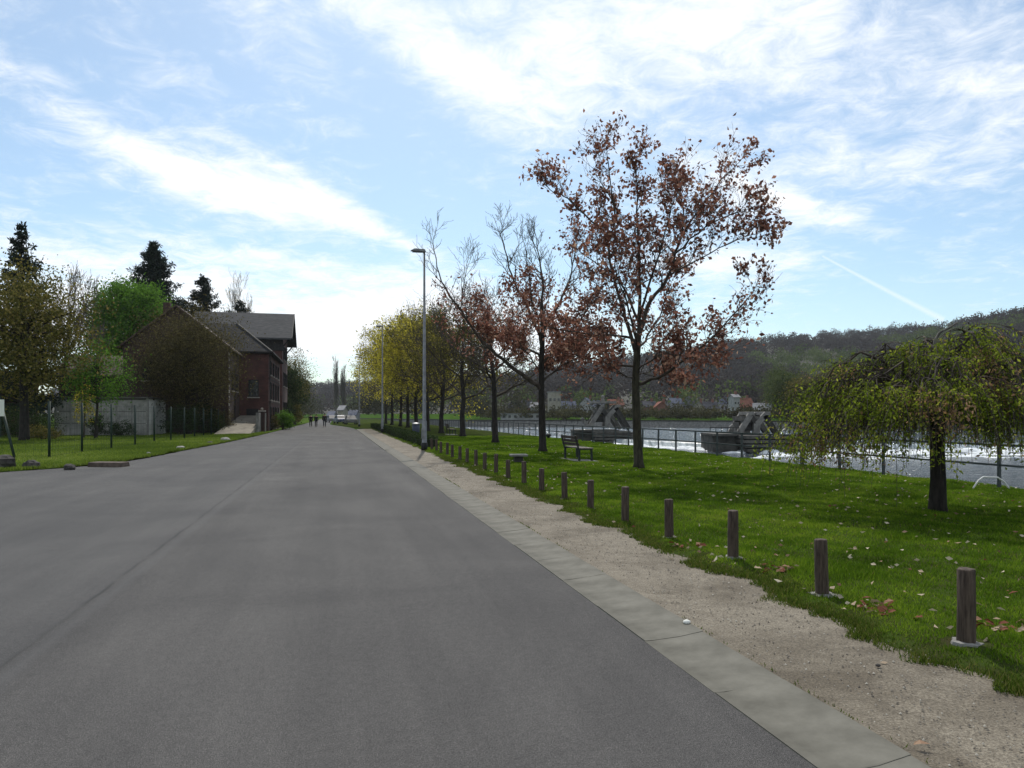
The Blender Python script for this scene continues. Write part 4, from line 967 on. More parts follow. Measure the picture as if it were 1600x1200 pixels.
shrub('shrub', at(66, 47), (1.2, .9, .7), 94, M['leaf_olive'], 40, 60, .09, 'low olive bush right of the wide shrub bed', group=SH)
shrub('shrub', at(283, 58), (1.6, 1.0, 1.7), 95, M['leaf_dark'], 70, 80, .10, 'dark bush right of the shed end wall', group=SH)
shrub('shrub', at(318, 61), (1.5, 1.0, 1.9), 96, M['leaf_dark'], 70, 80, .10, 'tall dark bush under the twiggy dome', group=SH)
shrub('shrub', at(345, 64), (1.0, 1.0, 1.7), 97, M['leaf_thicket'], 60, 70, .10, 'dark brown bush left of the sandy ramp', group=SH)
shrub('shrub', at(443, 79), (1.05, .9, 1.45), 98, M['leaf_lime'], 60, 80, .12, 'bright lime-green bush at the roadside below the brick house', group=SH)
shrub('shrub', at(424, 74), (.7, .7, 1.2), 99, M['leaf_thicket'], 40, 60, .10, 'dark purplish bush left of the lime-green bush', group=SH)
# dark trees past the tall building
leafy_tree('evergreen_tree', R(-8.2, 118), 9.2, (2.6, 2.8, 3.9), 1, .2, 101, M['leaf_dark'], 120, 120, .22, 'dark evergreen next to the tall building at the roadside', GRP, spread=.25)
leafy_tree('deciduous_tree', R(-6.9, 128), 12.6, (3.5, 3.2, 4.4), 2, .2, 102, M['leaf_olive'], 90, 80, .2, 'loose grey-green tree rising above the dark evergreen', GRP, spread=.25, shell=.4)
leafy_tree('evergreen_tree', R(-9.0, 140), 10.5, (3.8, 3.5, 4.8), 1, .25, 103, M['leaf_dark'], 120, 120, .26, 'furthest dark tree on the left of the road', GRP, spread=.25)
shrub('hedge', R(-7.2, 108), (1.1, 5.5, 3.0), 104, M['leaf_dark'], 110, 110, .16, 'tall dark hedge at the roadside past the brick houses', cat='hedge', rz=TH)
shrub('hedge', R(-6.6, 124), (1.0, 9, 2.6), 105, M['leaf_olive'], 120, 90, .18, 'lower olive hedge beyond the tall dark one', cat='hedge', rz=TH)
# ================================================================ RIVERSIDE OBJECTS
# bollards
BG = 'wooden bollards between the gravel path and the lawn'
ORD = ['nearest wooden bollard, at the right edge of the picture', 'second wooden bollard from the camera, standing in a ring of pale concrete', 'third wooden bollard from the camera, beside a heap of red leaves',
       'fourth wooden bollard from the camera, at a tongue of grass', 'fifth wooden bollard from the camera', 'sixth wooden bollard from the camera, with white chips at its foot', 'seventh wooden bollard from the camera, slightly paler',
       'eighth wooden bollard from the camera', 'ninth wooden bollard from the camera, in front of the small stone table', 'tenth wooden bollard from the camera, left of the small stone table', 'eleventh wooden bollard from the camera',
       'twelfth wooden bollard from the camera', 'thirteenth wooden bollard from the camera', 'fourteenth wooden bollard from the camera', 'fifteenth wooden bollard from the camera', 'sixteenth wooden bollard, fourth from the lamp post',
       'seventeenth wooden bollard, third from the lamp post', 'eighteenth wooden bollard, second from the lamp post', 'nineteenth wooden bollard, just before the lamp post', 'last wooden bollard, beside the lamp post']
bm_ = []
for v in range(4):
    mb = MB(); rr = random.Random(v); k = 14; H = .50 + rr.uniform(-.01, .015)
    pts = [(0, 0, -.12), (0, 0, 0), (.002, 0, H * .5), (0, 0, H - .012), (0, 0, H)]; mb.tube(pts, [.058, .0575, .056, .055, .049], k)
    mb.v = [(x * (1 + rr.uniform(-.025, .025)), y * (1 + rr.uniform(-.025, .025)), z + (rr.uniform(-.004, .004) if z > .3 else 0)) for x, y, z in mb.v]
    me = mb.mesh('post_shaft'); me.materials.append(M['wood']); me.polygons.foreach_set('use_smooth', [len(p.vertices) == 4 for p in me.polygons]); bm_.append(me)
for i, t_ in enumerate(BT):
    rr = random.Random(i + 40); p = R(4.11 + rr.uniform(-.02, .02), t_, lawn_z(4.11, t_) - .01)
    b = empty('wooden_bollard', p, rr.uniform(0, 6), ORD[i], 'bollard', BG); b.rotation_euler = (rr.gauss(0, .012), rr.gauss(0, .012), rr.uniform(0, 6))
    obj_from('post_shaft', bm_[i % 4], None, b)
    if i in (0, 1, 2, 3, 5, 6):
        mb = MB(); r2 = random.Random(i); k = 13; vs = [(0, 0, .030)]
        for j in range(k): a = 2 * PI * j / k; q = (r2.uniform(.08, .13) + (.05 if -2.6 < a - PI < -.6 else 0)) if i == 1 else r2.uniform(.06, .11); vs.append((q * math.cos(a), q * math.sin(a), .022 + r2.uniform(-.010, .006)))
        for j in range(k): a = 2 * PI * j / k; q = math.hypot(vs[1 + j][0], vs[1 + j][1]) + .015; vs.append((q * math.cos(a), q * math.sin(a), -.05))
        mb.add(vs, [(0, 1 + j, 1 + (j + 1) % k) for j in range(k)] + [(1 + j, 1 + k + j, 1 + k + (j + 1) % k, 1 + (j + 1) % k) for j in range(k)])
        mb.build('concrete_footing', M['concrete'], b)

# lamp posts
def lamp(p, H, label):
    r = empty('street_lamp', p, TH, label, 'street lamp', 'street lamps along the road')
    mb = MB(); mb.tube([(0, 0, -.1), (0, 0, .12), (0, 0, .14), (0, 0, 1.3), (0, 0, 1.34), (0, 0, H)], [.135, .135, .11, .11, .085, .042], 12); mb.build('pole', M['steel'], r, smooth=True)
    mb = MB(); mb.tube([(0, 0, -.02), (0, 0, .34)], [.145, .14], 12); mb.build('base_sleeve', M['black'], r, smooth=True)
    MB().box((-.09, -.09, .75), (.10, .04, .45)).build('access_door', M['steel'], r)
    mb = MB(); mb.tube([(0, 0, H - .05), (-.03, 0, H + .06), (-.20, 0, H + .09)], [.045, .045, .04], 8); mb.build('bracket', M['steel'], r, smooth=True)
    mb = MB(); mb.add([(.07, -.11, H + .02), (-.62, -.13, H + .05), (-.62, .13, H + .05), (.07, .11, H + .02), (.02, -.09, H + .15), (-.45, -.10, H + .16), (-.45, .10, H + .16), (.02, .09, H + .15)],
                      [(3, 2, 1, 0), (4, 5, 6, 7), (0, 1, 5, 4), (1, 2, 6, 5), (2, 3, 7, 6), (3, 0, 4, 7)]); hd = mb.build('lamp_head', M['steel'], r, bevel=.02)
    MB().box((-.32, 0, H + .018), (.42, .18, .03)).build('lamp_glass', M['glass'], hd); return r
lb = G(663, 704.5); lamp(Vector((lb.x, lb.y, .03)), 8.85, 'tall grey lamp post nearest the camera beside the hedge')
lamp(R(3.95, 66.5, .03), 9.4, 'second lamp post, in front of the yellow trees'); lamp(R(2.9, 100, .03), 9.2, 'furthest lamp post, at the end of the hedge')

# benches
M['bench_wood'] = mat('bench_slats', (.020, .012, .010), (.07, .045, .035), 6, .7, .4, .004, stretch=(4, .6, 4)); M['bench_top'] = mat('sunlit_bench_slats', (.12, .10, .08), (.24, .21, .18), 6, .8, .4, .004, stretch=(4, .6, 4))
M['bench_iron'] = mat('bench_iron', (.015, .02, .018), (.035, .042, .038), 6, .6, .1)
def bench(p, label):
    r = empty('park_bench', p, TH, label, 'bench', 'benches on the riverside lawn')
    for k in range(4): MB().box((.10 + k * .115, .9, .43), (.095, 1.8, .035)).build('seat_slat', M['bench_top'], r)  # seat paler than the back: sunlight on top put into its colour
    for k in range(3): MB().box((-.035 - k * .03, .9, .56 + k * .115), (.03, 1.8, .095)).build('back_slat', M['bench_wood'], r)
    for y in (.12, 1.0, 1.68) if False else (.12, 1.68):
        mb = MB(); mb.bar((.02, y, 0), (.02, y, .42), .07, .06); mb.bar((.47, y, 0), (.45, y, .42), .07, .06); mb.bar((.0, y, .40), (.50, y, .40), .055, .05); mb.bar((.0, y, .38), (-.12, y, .86), .05, .05)
        mb.build('leg_frame', M['bench_iron'], r)
    MB().box((.24, .9, -.01), (.75, 2.1, .04)).build('concrete_pad', M['concrete'], r); return r
bench(R(7.93, 23.5, .055), 'dark wooden bench on the lawn between the two oaks'); bench(R(8.6, 57.2, .05), 'far bench in the shade beneath the olive-green trees')
# small stone table
p = G(810, 726); tb = empty('stone_table', (p.x, p.y, .04), .1, 'low square stone table on the grass behind the bollards', 'table')
MB().box((0, 0, .27), (.56, .56, .06)).build('table_top', M['concrete'], tb, bevel=.008); MB().box((0, 0, .12), (.30, .30, .24), top=.9).build('table_foot', M['pier_dark'], tb)  # foot coloured dark to stand in for the shadow under the slab
# litter bin
p = R(4.95, 47.5, .04); lt = empty('litter_bin', p, TH, 'dark blue-grey litter bin just left of the tall lamp post', 'bin')
mb = MB(); mb.tube([(0, 0, .05), (0, 0, .95)], [.22, .25], 14); mb.build('bin_body', mat('bin_paint', (.02, .03, .05), (.05, .06, .09), 4, .5, 0), lt, smooth=True)
mb = MB(); mb.tube([(0, 0, .95), (0, 0, 1.02), (0, 0, 1.08)], [.27, .27, .12], 14); mb.build('lid', M['steel'], lt); MB().box((0, 0, .03), (.3, .3, .06)).build('bin_foot', M['black'], lt)
# hedge
hg = empty('low_hedge', R(4.35, 34.6), TH, 'low dark clipped hedge along the gravel beyond the bollards', 'hedge'); g = np.random.default_rng(4)
n = 42000; P_ = np.stack([g.uniform(-.36, .36, n), g.uniform(0, 57, n) ** 1.0, g.uniform(.03, .56, n)], 1); k = g.random(n) < .8; P_[k, 2] = np.where(g.random(k.sum()) < .5, P_[k, 2], .5 + g.normal(0, .03, k.sum()) + .03 * np.sin(P_[k, 1] * 3))
obj_from('foliage', leaves_mesh('foliage', P_, .075, .6, 3, 0), M['leaf_dark'], hg); mb = MB()
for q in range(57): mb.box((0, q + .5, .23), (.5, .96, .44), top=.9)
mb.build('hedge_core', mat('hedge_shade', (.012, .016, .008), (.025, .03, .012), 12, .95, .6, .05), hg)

# railing
rl_ = empty('river_railing', R(13.95, 20.0, .03), TH, 'long grey-green railing with two rails along the river edge', 'railing')
PT = [1.735 * k for k in range(-13, 55)]
mp_ = MB().box((0, 0, .47), (.06, .05, .96)).mesh('post'); mp_.materials.append(M['rail'])
mf_ = MB().box((0, 0, .008), (.14, .14, .02)).mesh('foot_plate'); mf_.materials.append(M['rail'])
for k, y in enumerate(PT):
    o = obj_from('post', mp_, None, rl_); o.location = (0, y, 0)
    if abs(y) < .01: o.scale = (1.6, 1.5, 1.06)
    if y < 30: o2 = obj_from('foot_plate', mf_, None, o)
mb = MB(); mb.box((0, (PT[0] + PT[-1]) / 2, .935), (.045, PT[-1] - PT[0] + .05, .05)); mb.build('top_rail', M['rail'], rl_)
mb = MB(); mb.box((0, (PT[0] + PT[-1]) / 2, .50), (.035, PT[-1] - PT[0] + .05, .045)); mb.build('middle_rail', M['rail'], rl_)
# white hoop and black mooring post at the edge
p = G(1549, 767); hp = MB(); hw = .38
hp.tube([(-hw, 0, -.1), (-hw, 0, .02), (-hw * .72, 0, .17), (-hw * .45, 0, .245), (hw * .35, 0, .235), (hw * .72, 0, .14), (hw, 0, .0), (hw, 0, -.1)], .018, 8)
tag(hp.build('bent_tube_rail', mat('white_tube', (.55, .56, .54), (.72, .72, .7), 5, .5, 0), None, smooth=True, loc=(p.x, p.y, .05), rz=0), 'white bent tube hoop in the grass at the railing foot on the right', 'handrail')
p = G(857, 687); mb = MB(); mb.tube([(0, 0, 0), (0, 0, .16), (0, 0, .17), (0, 0, .30), (0, 0, .36)], [.10, .09, .16, .17, .08], 10)
tag(mb.build('mooring_bollard', M['black'], None, smooth=True, loc=(p.x, p.y, .04)), 'squat black mooring post right of the second oak trunk', 'mooring post')

# ---- weir piers
def pier(px, py, sc, label, lit=False):
    p = G(px, py, ZD); mz = ZD; k = p.y / F; r = empty('weir_pier', (p.x, p.y, mz), 0, label, 'weir pier', 'concrete weir piers with inclined struts')
    def q(x, y, dy=0.0): return Vector(((x - 1185) * k * sc, dy, (708 - y) * k * sc))        # laid out about pier centre, pixels of the right pier
    # fender walls: stacked horizontal beams
    for j in range(4):
        z = .12 + j * .46 * sc; w = [5.9, 5.8, 5.7, 5.2][j] * sc; MB().box(((1.1 - .25 * j) * sc, -.1 + .12 * j, z + .16), (w, 3.6, .34 * sc)).build('fender_beam', M['pier'], r, bevel=.03)
    MB().box((.9 * sc, .3, .75), (5.2 * sc, 2.6, 1.8)).build('fender_core', M['pier_dark'], r)
    a, b = q(1150, 690), q(1242, 708)
    MB().box((-2.4 * sc, 3.6, .85 * sc), (4.6 * sc, 5.0, 1.9 * sc)).build('pier_body', M['pier'], r, bevel=.05)
    MB().box((-1.6 * sc, 3.0, 1.86 * sc), (6.4 * sc, 5.6, .26 * sc)).build('deck', M['pier'], r, bevel=.03)
    def strut(a, b, w, m, dy): 
        mb = MB(); A_, B_ = q(*a, dy), q(*b, dy); mb.bar(A_, B_, w * sc, w * sc * 1.4); mb.build('strut', M[m], r)
    for dy in (1.4, 4.6):
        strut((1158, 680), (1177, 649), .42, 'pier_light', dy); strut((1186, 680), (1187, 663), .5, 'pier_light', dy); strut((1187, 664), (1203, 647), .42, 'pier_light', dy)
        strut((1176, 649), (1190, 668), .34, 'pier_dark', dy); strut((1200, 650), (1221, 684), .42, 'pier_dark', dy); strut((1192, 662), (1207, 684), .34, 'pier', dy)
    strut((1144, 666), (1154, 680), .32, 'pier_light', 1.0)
    MB().box((q(1180, 660).x, 3.0, q(0, 655).z), (2.3 * sc, 3.4, .5 * sc)).build('winch_platform', M['pier'], r)
    MB().box((q(1172, 672).x, 3.0, q(0, 668).z), (1.5 * sc, 2.4, .9 * sc)).build('machinery_box', M['pier_dark'], r)
    for x in (1178, 1204): MB().box((q(x, 0).x, 3.0, q(0, 647).z), (.55 * sc, 3.7, .38 * sc)).build('beam_head', M['pier_light'], r, bevel=.03)
    mb = MB()
    for x in range(1110, 1160, 9): mb.bar(q(x, 676, .6), q(x, 669, .6), .06, .06)
    mb.bar(q(1110, 669, .6), q(1156, 669, .6), .06, .06); mb.build('deck_rail', M['trim'], r)
    if lit:
        mb = MB(); mb.box((q(1180, 0).x, 3.0, q(0, 641).z), (3.6 * sc, 3.4, .30 * sc)); mb.build('upper_platform', M['pier_light'], r)
        mb = MB(); mb.tube([q(1181, 640, 3), q(1181, 634, 3)], [.3 * sc, .2 * sc], 8); mb.blob(q(1181, 632, 3), (.28 * sc, .28 * sc, .28 * sc), 8, 6, 0); mb.build('beacon', M['pier_light'], r, smooth=True)
        mb = MB()
        for x in (1172, 1190): mb.bar(q(x, 652, 3), q(x, 642, 3), .22 * sc, .22 * sc)
        mb.build('platform_posts', M['pier_light'], r)
    return r
pier(1187, 707, 1.0, 'nearer weir pier with twin slanting struts, left of the weeping tree'); pier(950, 694, .98, 'further weir pier topped by a pale platform, left of the big oak trunk', True)

# ---- town on the far bank
FM = {'white': mat('white_render', (.24, .24, .25), (.36, .36, .35), 1, .9, 0, spec=.02), 'cream': mat('cream_render', (.24, .22, .18), (.35, .33, .28), 1, .9, 0, spec=.02), 'fbrick': mat('far_brick', (.15, .07, .055), (.24, .12, .095), .8, .9, 0, spec=.02), 'grey': mat('grey_render', (.20, .20, .21), (.30, .30, .31), 1, .9, 0, spec=.02),
      'fslate': mat('far_slate', (.07, .08, .11), (.12, .13, .17), 1, .6, 0, spec=.02), 'fred': mat('far_red_tile', (.14, .06, .045), (.24, .11, .08), 1, .85, 0, spec=.02), 'fdark': mat('far_dark_roof', (.035, .035, .04), (.07, .07, .08), 1, .8, 0, spec=.02), 'fpale': mat('far_pale_roof', (.15, .15, .16), (.24, .24, .24), 1, .7, 0, spec=.02)}
wm_ = MB().box((0, 0, 0), (1.0, .12, 1.3)).mesh('window'); wm_.materials.append(M['glass'])
def far_house(x0, x1, yb, ye, yr, Yd, wall, roof, label, gable=False, rz=0.0, nw=3, flat=False, chim=True):
    k = Yd / F; w = (x1 - x0) * k; zb = CAMZ - (yb - HZ) * k; he = (yb - ye) * k; hr = (yb - yr) * k; d = max(6, w * .8)
    r = empty('house' if not flat else 'apartment_block', (((x0 + x1) / 2 - 800) * k, Yd, zb), rz, label, 'house' if not flat else 'apartment block', 'houses on the far bank')
    x, y = w / 2, d
    mb = MB()
    if flat: mb.box((0, y / 2, he / 2 - 1), (w, y, he + 2)); mb.build('wall', FM[wall], r); MB().box((0, y / 2, he + .15), (w + .4, y + .4, .3)).build('roof', FM[roof], r)
    elif gable:
        mb.add([(-x, 0, -2), (x, 0, -2), (x, 0, he), (0, 0, hr), (-x, 0, he), (-x, y, -2), (x, y, -2), (x, y, he), (0, y, hr), (-x, y, he)], [(0, 1, 2, 3, 4), (9, 8, 7, 6, 5), (1, 6, 7, 2), (5, 0, 4, 9)]); mb.build('wall', FM[wall], r)
        mb = MB()
        for s_ in (-1, 1):
            v = [(0, -.3, hr + .2), (s_ * (x + .4), -.3, he - .1), (s_ * (x + .4), y, he - .1), (0, y, hr + .2)]; v += [(a, b, c - .25) for a, b, c in v]
            mb.add(v, [(0, 1, 2, 3), (7, 6, 5, 4), (0, 4, 5, 1), (1, 5, 6, 2), (2, 6, 7, 3)])
        mb.build('roof', FM[roof], r)
    else:
        mb.add([(-x, 0, -2), (x, 0, -2), (x, y, -2), (-x, y, -2), (-x, 0, he), (x, 0, he), (x, y, he), (-x, y, he), (-x, y / 2, hr - .1), (x, y / 2, hr - .1)], [(0, 1, 5, 4), (1, 2, 6, 9, 5), (2, 3, 7, 6), (3, 0, 4, 8, 7)]); mb.build('wall', FM[wall], r)
        mb = MB()
        for s_, f in ((-.4, 0), (y + .4, 1)):
            v = [(-x - .3, y / 2, hr + .15), (x + .3, y / 2, hr + .15), (x + .3, s_, he - .1), (-x - .3, s_, he - .1)]; v += [(a, b, c - .2) for a, b, c in v]
            mb.add(v, [(0, 1, 2, 3), (7, 6, 5, 4), (1, 5, 6, 2), (2, 6, 7, 3), (3, 7, 4, 0)])
        mb.build('roof', FM[roof], r)
    if chim and not flat: MB().box((x * .5, y * .5, hr + .3), (.7, .7, 1.6)).build('chimney', FM['fbrick'], r)
    rows_ = max(1, int(he / 2.9)); zf = he / (rows_ + .25)
    for j in range(rows_):
        for i in range(nw): o = obj_from('window', wm_, None, r); o.location = (-x + w * (i + .5) / nw, -.03, zf * (j + .55)); s_ = min(1, w / nw / 1.9); o.scale = (s_, 1, s_)
    return r
FHS = [(792, 814, 652, 640, 630, 262, 'grey', 'fdark', 'grey house with dark roof left of the second oak trunk'), (812, 832, 650, 636, 626, 250, 'fbrick', 'fdark', 'small brick house with dark roof above the long white building'), (829, 846, 650, 636, 629, 236, 'white', 'fpale', 'white house just left of the second oak trunk'),
       (857, 876, 650, 613, 611, 240, 'cream', 'fpale', 'tall cream apartment block right of the second oak trunk'), (880, 902, 648, 638, 627, 275, 'grey', 'fslate', 'grey house with bluish roof right of the cream block'), (902, 926, 648, 636, 622, 268, 'white', 'fslate', 'house with light gable and blue slate roof left of the further pier'),
       (926, 942, 648, 638, 626, 280, 'grey', 'fslate', 'slate-roofed house above the further weir pier'), (952, 975, 646, 632, 624, 290, 'fbrick', 'fred', 'red-roofed house behind the further weir pier'), (1006, 1024, 650, 635, 627, 238, 'fbrick', 'fdark', 'narrow brick house just right of the big oak trunk'),
       (1022, 1046, 651, 638, 628, 234, 'fbrick', 'fred', 'wide red brick house right of the big oak trunk'), (1050, 1068, 642, 630, 622, 300, 'white', 'fslate', 'small white house up the slope right of the big oak'), (1066, 1084, 641, 629, 619, 310, 'grey', 'fpale', 'grey gabled house up the slope with a pale roof'),
       (1086, 1098, 652, 634, 628, 225, 'cream', 'fpale', 'narrow cream gable house by the far quay'), (1102, 1124, 648, 638, 628, 250, 'fbrick', 'fdark', 'dark-roofed brick house left of the white tower house'), (1126, 1143, 642, 630, 620, 285, 'white', 'fslate', 'white house with slate roof behind the tower house'),
       (1147, 1156, 651, 620, 616, 228, 'white', 'fpale', 'slender white tower house above the nearer pier'), (1157, 1180, 645, 636, 622, 262, 'fbrick', 'fred', 'house with large red roof right of the white tower house'), (1178, 1204, 647, 640, 630, 238, 'cream', 'fpale', 'cream house with wide pale roof above the nearer pier')]
for i, (x0, x1, yb, ye, yr, Yd, wl, rf_, lab) in enumerate(FHS): far_house(x0, x1, yb, ye, yr, Yd, wl, rf_, lab, gable=(i in (5, 9, 12, 11)), rz=[-.25, .1, -.1, 0, .2, -.3][i % 6], nw=2 if x1 - x0 < 14 else 3, flat=(i == 3))
# long white low building by the quay
k = 199 / F; lw = empty('long_white_building', ((814 - 800) * k, 202, .15), .03, 'long low white building on the far quay between two tree trunks', 'building')
MB().box((0, 2, .85), (11, 4, 1.7)).build('wall', FM['white'], lw); MB().box((0, 2, 1.78), (11.4, 4.4, .16)).build('roof', FM['fpale'], lw)
for q in range(7): o = obj_from('window', wm_, None, lw); o.location = (-4.6 + q * 1.53, -.03, 1.0); o.scale = (.7, 1, .5)

# ---- bankside trees and the wooded hill
BKG = 'trees along the far bank'; M['leaf_bankgreen'] = leafmat('bank_tree_leaf', [(0, (.035, .055, .015)), (.6, (.075, .10, .03)), (1, (.12, .14, .045))], .35)
g = random.Random(5)
FT = [(1232, 178, 12.5, 4.6, 'lime'), (1258, 170, 10.5, 4.2, 'olive'), (1215, 200, 14.5, 4.4, 'lime'), (1290, 166, 9.5, 4.5, 'lime'), (1318, 160, 12.5, 5.5, 'olive'), (1345, 170, 14.5, 5.2, 'lime'), (1392, 150, 12, 5.0, 'dark'), (1440, 146, 13, 5.4, 'lime'), (1490, 140, 12, 5.0, 'olive'), (1545, 136, 13.5, 5.4, 'lime'), (1600, 130, 12, 5.0, 'dark'), (1650, 125, 12, 5, 'olive')]
LB = ['light green tree nearest behind the weeping tree', 'olive tree at the far quay right of the nearer pier', 'tall pale-green tree at the foot of the hill', 'low bright tree on the far quay', 'domed olive tree seen over the weeping tree', 'domed green tree with the tallest crown on the far bank', 'dark tree behind the weeping tree crown', 'green tree right of the domed pair', 'olive tree behind the weeping tree trunk', 'green tree on the far bank near the right edge', 'dark tree on the far bank at the right edge', 'last olive tree on the far bank at the frame edge']
for i, (px, Yd, H, Rr, mk) in enumerate(FT):
    leafy_tree('deciduous_tree', at(px, Yd, .4), H, (Rr, Rr, H * .42), 1.5, .3, 200 + i, M['leaf_bankgreen' if mk == 'lime' else 'leaf_' + mk], 90, 90, .34, LB[i], BKG, spread=.25, shell=.5)
# brush and bare trees on the far quay in front of the houses
T_ = []
M['leaf_bare'] = leafmat('leafless_wood', [(0, (.030, .027, .026)), (.5, (.045, .040, .038)), (.85, (.062, .055, .050)), (.92, (.05, .058, .03)), (1, (.065, .075, .035))], .45, .9, 0.0)
M['leaf_green_wood'] = leafmat('spring_wood', [(0, (.045, .068, .020)), (.6, (.08, .11, .034)), (1, (.12, .15, .05))], .45, .9, 0.0)
def tuft_wood(name, centres, sizes, per, leaf, m, seed, label, cat='woodland', fill=.62):
    g = np.random.default_rng(seed); C_ = np.array(centres); S = np.array(sizes); n = len(C_)
    d = g.normal(0, 1, (n, per, 3)); d /= np.linalg.norm(d, axis=2)[:, :, None]; d[:, :, 2] = np.abs(d[:, :, 2]) * 1.15 - .15
    rr = g.uniform(fill, 1.05, (n, per, 1)); pts = (C_[:, None, :] + d * rr * S[:, None, :]).reshape(-1, 3)
    tone = np.clip(np.repeat(g.beta(2, 2, n), per) * .75 + g.random(n * per) * .25, 0, 1)
    me = leaves_mesh(name, pts, leaf, .55, seed, -.35, 0, tint=tone); return tag(obj_from(name, me, m), label, cat, kind='stuff')
g = random.Random(8); cs, ss, cg, sg2 = [], [], [], []
for i in range(5200):
    u = g.random(); v = g.random() ** .75 * 1.06; x, y, z = hill(u, v)
    # thicken the part in view; skip what lies behind or far outside it
    a = math.atan2(x, y)
    if a < -.75 or a > .95: continue
    s_ = g.uniform(4.0, 6.5); h = s_ * g.uniform(.9, 1.5)
    green = (x > 170 and v < .55 and mn.noise(Vector((x * .012, y * .012, 4))) > -.12) or v < .12 and g.random() < .55 or (x > 300 and y < 640 and v < .86 and mn.noise(Vector((x * .008, y * .008, 7))) > -.25)
    (cg if green else cs).append((x, y, z + h * .45)); (sg2 if green else ss).append((s_, s_, h))
tuft_wood('bare_woodland', cs, ss, 100, 1.5, M['leaf_bare'], 5, 'brown-grey leafless woodland covering the far hillside')
tuft_wood('spring_woodland', cg, sg2, 110, 1.4, M['leaf_green_wood'], 6, 'light green wood on the lower hillside and spur at right')
cs, ss = [], []
for i in range(210):
    px = g.uniform(740, 1235); Yq = float(np.interp(px, [600, 736, 1001, 1307], [300, 200, 191, 167])) + g.uniform(3, 34); p = at(px, Yq, 1.0); h = g.uniform(1.0, 3.2); cs.append((p.x, p.y, .8 + h * .2)); ss.append((g.uniform(1.2, 2.6), 1.5, h))
for i in range(60):
    px = g.uniform(740, 1235); Yq = g.uniform(240, 330); p = at(px, Yq, 1.0); h = g.uniform(3, 7.0); cs.append((p.x, p.y, 1 + h * .3)); ss.append((g.uniform(2.2, 4), 2.5, h))
tuft_wood('quay_brush', cs, ss, 70, .75, M['leaf_green_wood'] if False else leafmat('scrub', [(0, (.035, .032, .02)), (.6, (.07, .068, .035)), (1, (.12, .115, .06))], .3, .9, 0.0), 7, 'dull olive scrub between the far quay and the houses', 'scrub', .3)
# distant wood on this bank at the end of the road
cs, ss = [], []
for i in range(120):
    t_ = g.uniform(190, 460); s_ = g.choice([g.uniform(7, 60), g.uniform(-60, -9)]); p = R(s_, t_); h = g.uniform(4, 7.5); cs.append((p.x, p.y, h * .5)); ss.append((4, 4, h))
tuft_wood('distant_wood', cs, ss, 130, 1.0, leafmat('far_dark_wood', [(0, (.020, .020, .014)), (.6, (.045, .045, .028)), (1, (.06, .06, .035))], .4, .9, 0.0), 9, 'dark wood closing the view at the end of the road')
Pp = dict(n0=14, L0=2.2, ang=(.2, .45), kids=(5, 3), ratio=.55, r_sub=.07, r_tip=.015, levels=2, up=.5, kink=.08)
for px, Yd, H, sd_, lab in ((525, 205, 17.4, 301, 'taller slim leafless poplar at the end of the road'), (536, 212, 15.2, 302, 'shorter slim leafless poplar at the end of the road')):
    T = auto_tree(sd_, H, .9, 2.5, .22, Pp, nl=14, spread=.8); finish_tree(T, 'poplar', at(px, Yd), lab, 'tree', 'poplars', M['bark_pale'], None, None, M['bark_pale'])
# pale little tower house down the road and a couple of far cottages
far_house(528, 535.5, 662, 640, 634, 188, 'cream', 'fpale', 'slender pale-yellow house at the end of the road', nw=1, chim=False)
far_house(511, 520, 660, 649, 643, 235, 'white', 'fslate', 'small white house left of the slender yellow one', nw=2, chim=False); far_house(540, 556, 659, 648, 641, 260, 'grey', 'fslate', 'grey slate-roofed house right of the slender yellow one', nw=2, chim=False)

# ---- parked cars beyond the bend
CG = mat('car_glass', (.01, .012, .014), (.02, .024, .028), 2, .5, 0, spec=.15)
def car(p, rz, paint, label):
    r = empty('parked_car', p, rz, label, 'car', 'cars parked at the end of the road')
    def body(w, prof, name, m, par, z=0):
        mb = MB(); n = len(prof); vs = []
        for sg, q in ((-1, 1.0), (1, 1.0)):
            for (y, zz) in prof: vs.append((sg * w / 2 * (1 - .16 * max(0, (zz - .85)) / .6), y, zz))
        mb.add(vs, [tuple(reversed(range(n))) if False else tuple(range(n)), tuple(reversed(range(n, 2 * n)))] + [(i, i + n, (i + 1) % n + n, (i + 1) % n) for i in range(n)])
        return mb.build(name, m, par, bevel=.04)
    body(1.72, [(-2.05, .30), (-2.1, .62), (-2.0, .88), (-1.2, .93), (1.55, .95), (1.98, .90), (2.08, .55), (2.05, .28)], 'body', paint, r)
    body(1.60, [(-1.15, .92), (-.45, 1.40), (1.15, 1.42), (1.75, .94)], 'cabin', CG, r); body(1.56, [(-.42, 1.40), (-.35, 1.46), (1.05, 1.48), (1.15, 1.42)], 'roof', paint, r)
    for x in (-.8, .8):
        for y in (-1.3, 1.3):
            mb = MB(); mb.tube([(x - .1, y, .32), (x + .1, y, .32)], .32, 12); w = mb.build('wheel', M['black'], r); mb = MB(); mb.tube([(x - .11, y, .32), (x + .11, y, .32)], .18, 8); mb.build('rim', M['steel'], w)
    for x in (-.62, .62): MB().box((x, -2.08, .68), (.34, .06, .14)).build('headlight', M['stone'], r)
    MB().box((0, -2.1, .45), (.5, .03, .11)).build('number_plate', FM['white'], r); return r
PW = mat('white_car_paint', (.17, .175, .18), (.21, .21, .22), 1, .7, 0, spec=.2); PS = mat('silver_car_paint', (.12, .125, .135), (.15, .155, .16), 1, .7, 0, spec=.2); PB = mat('blue_car_paint', (.03, .05, .14), (.04, .06, .17), 1, .3, 0, spec=.5)
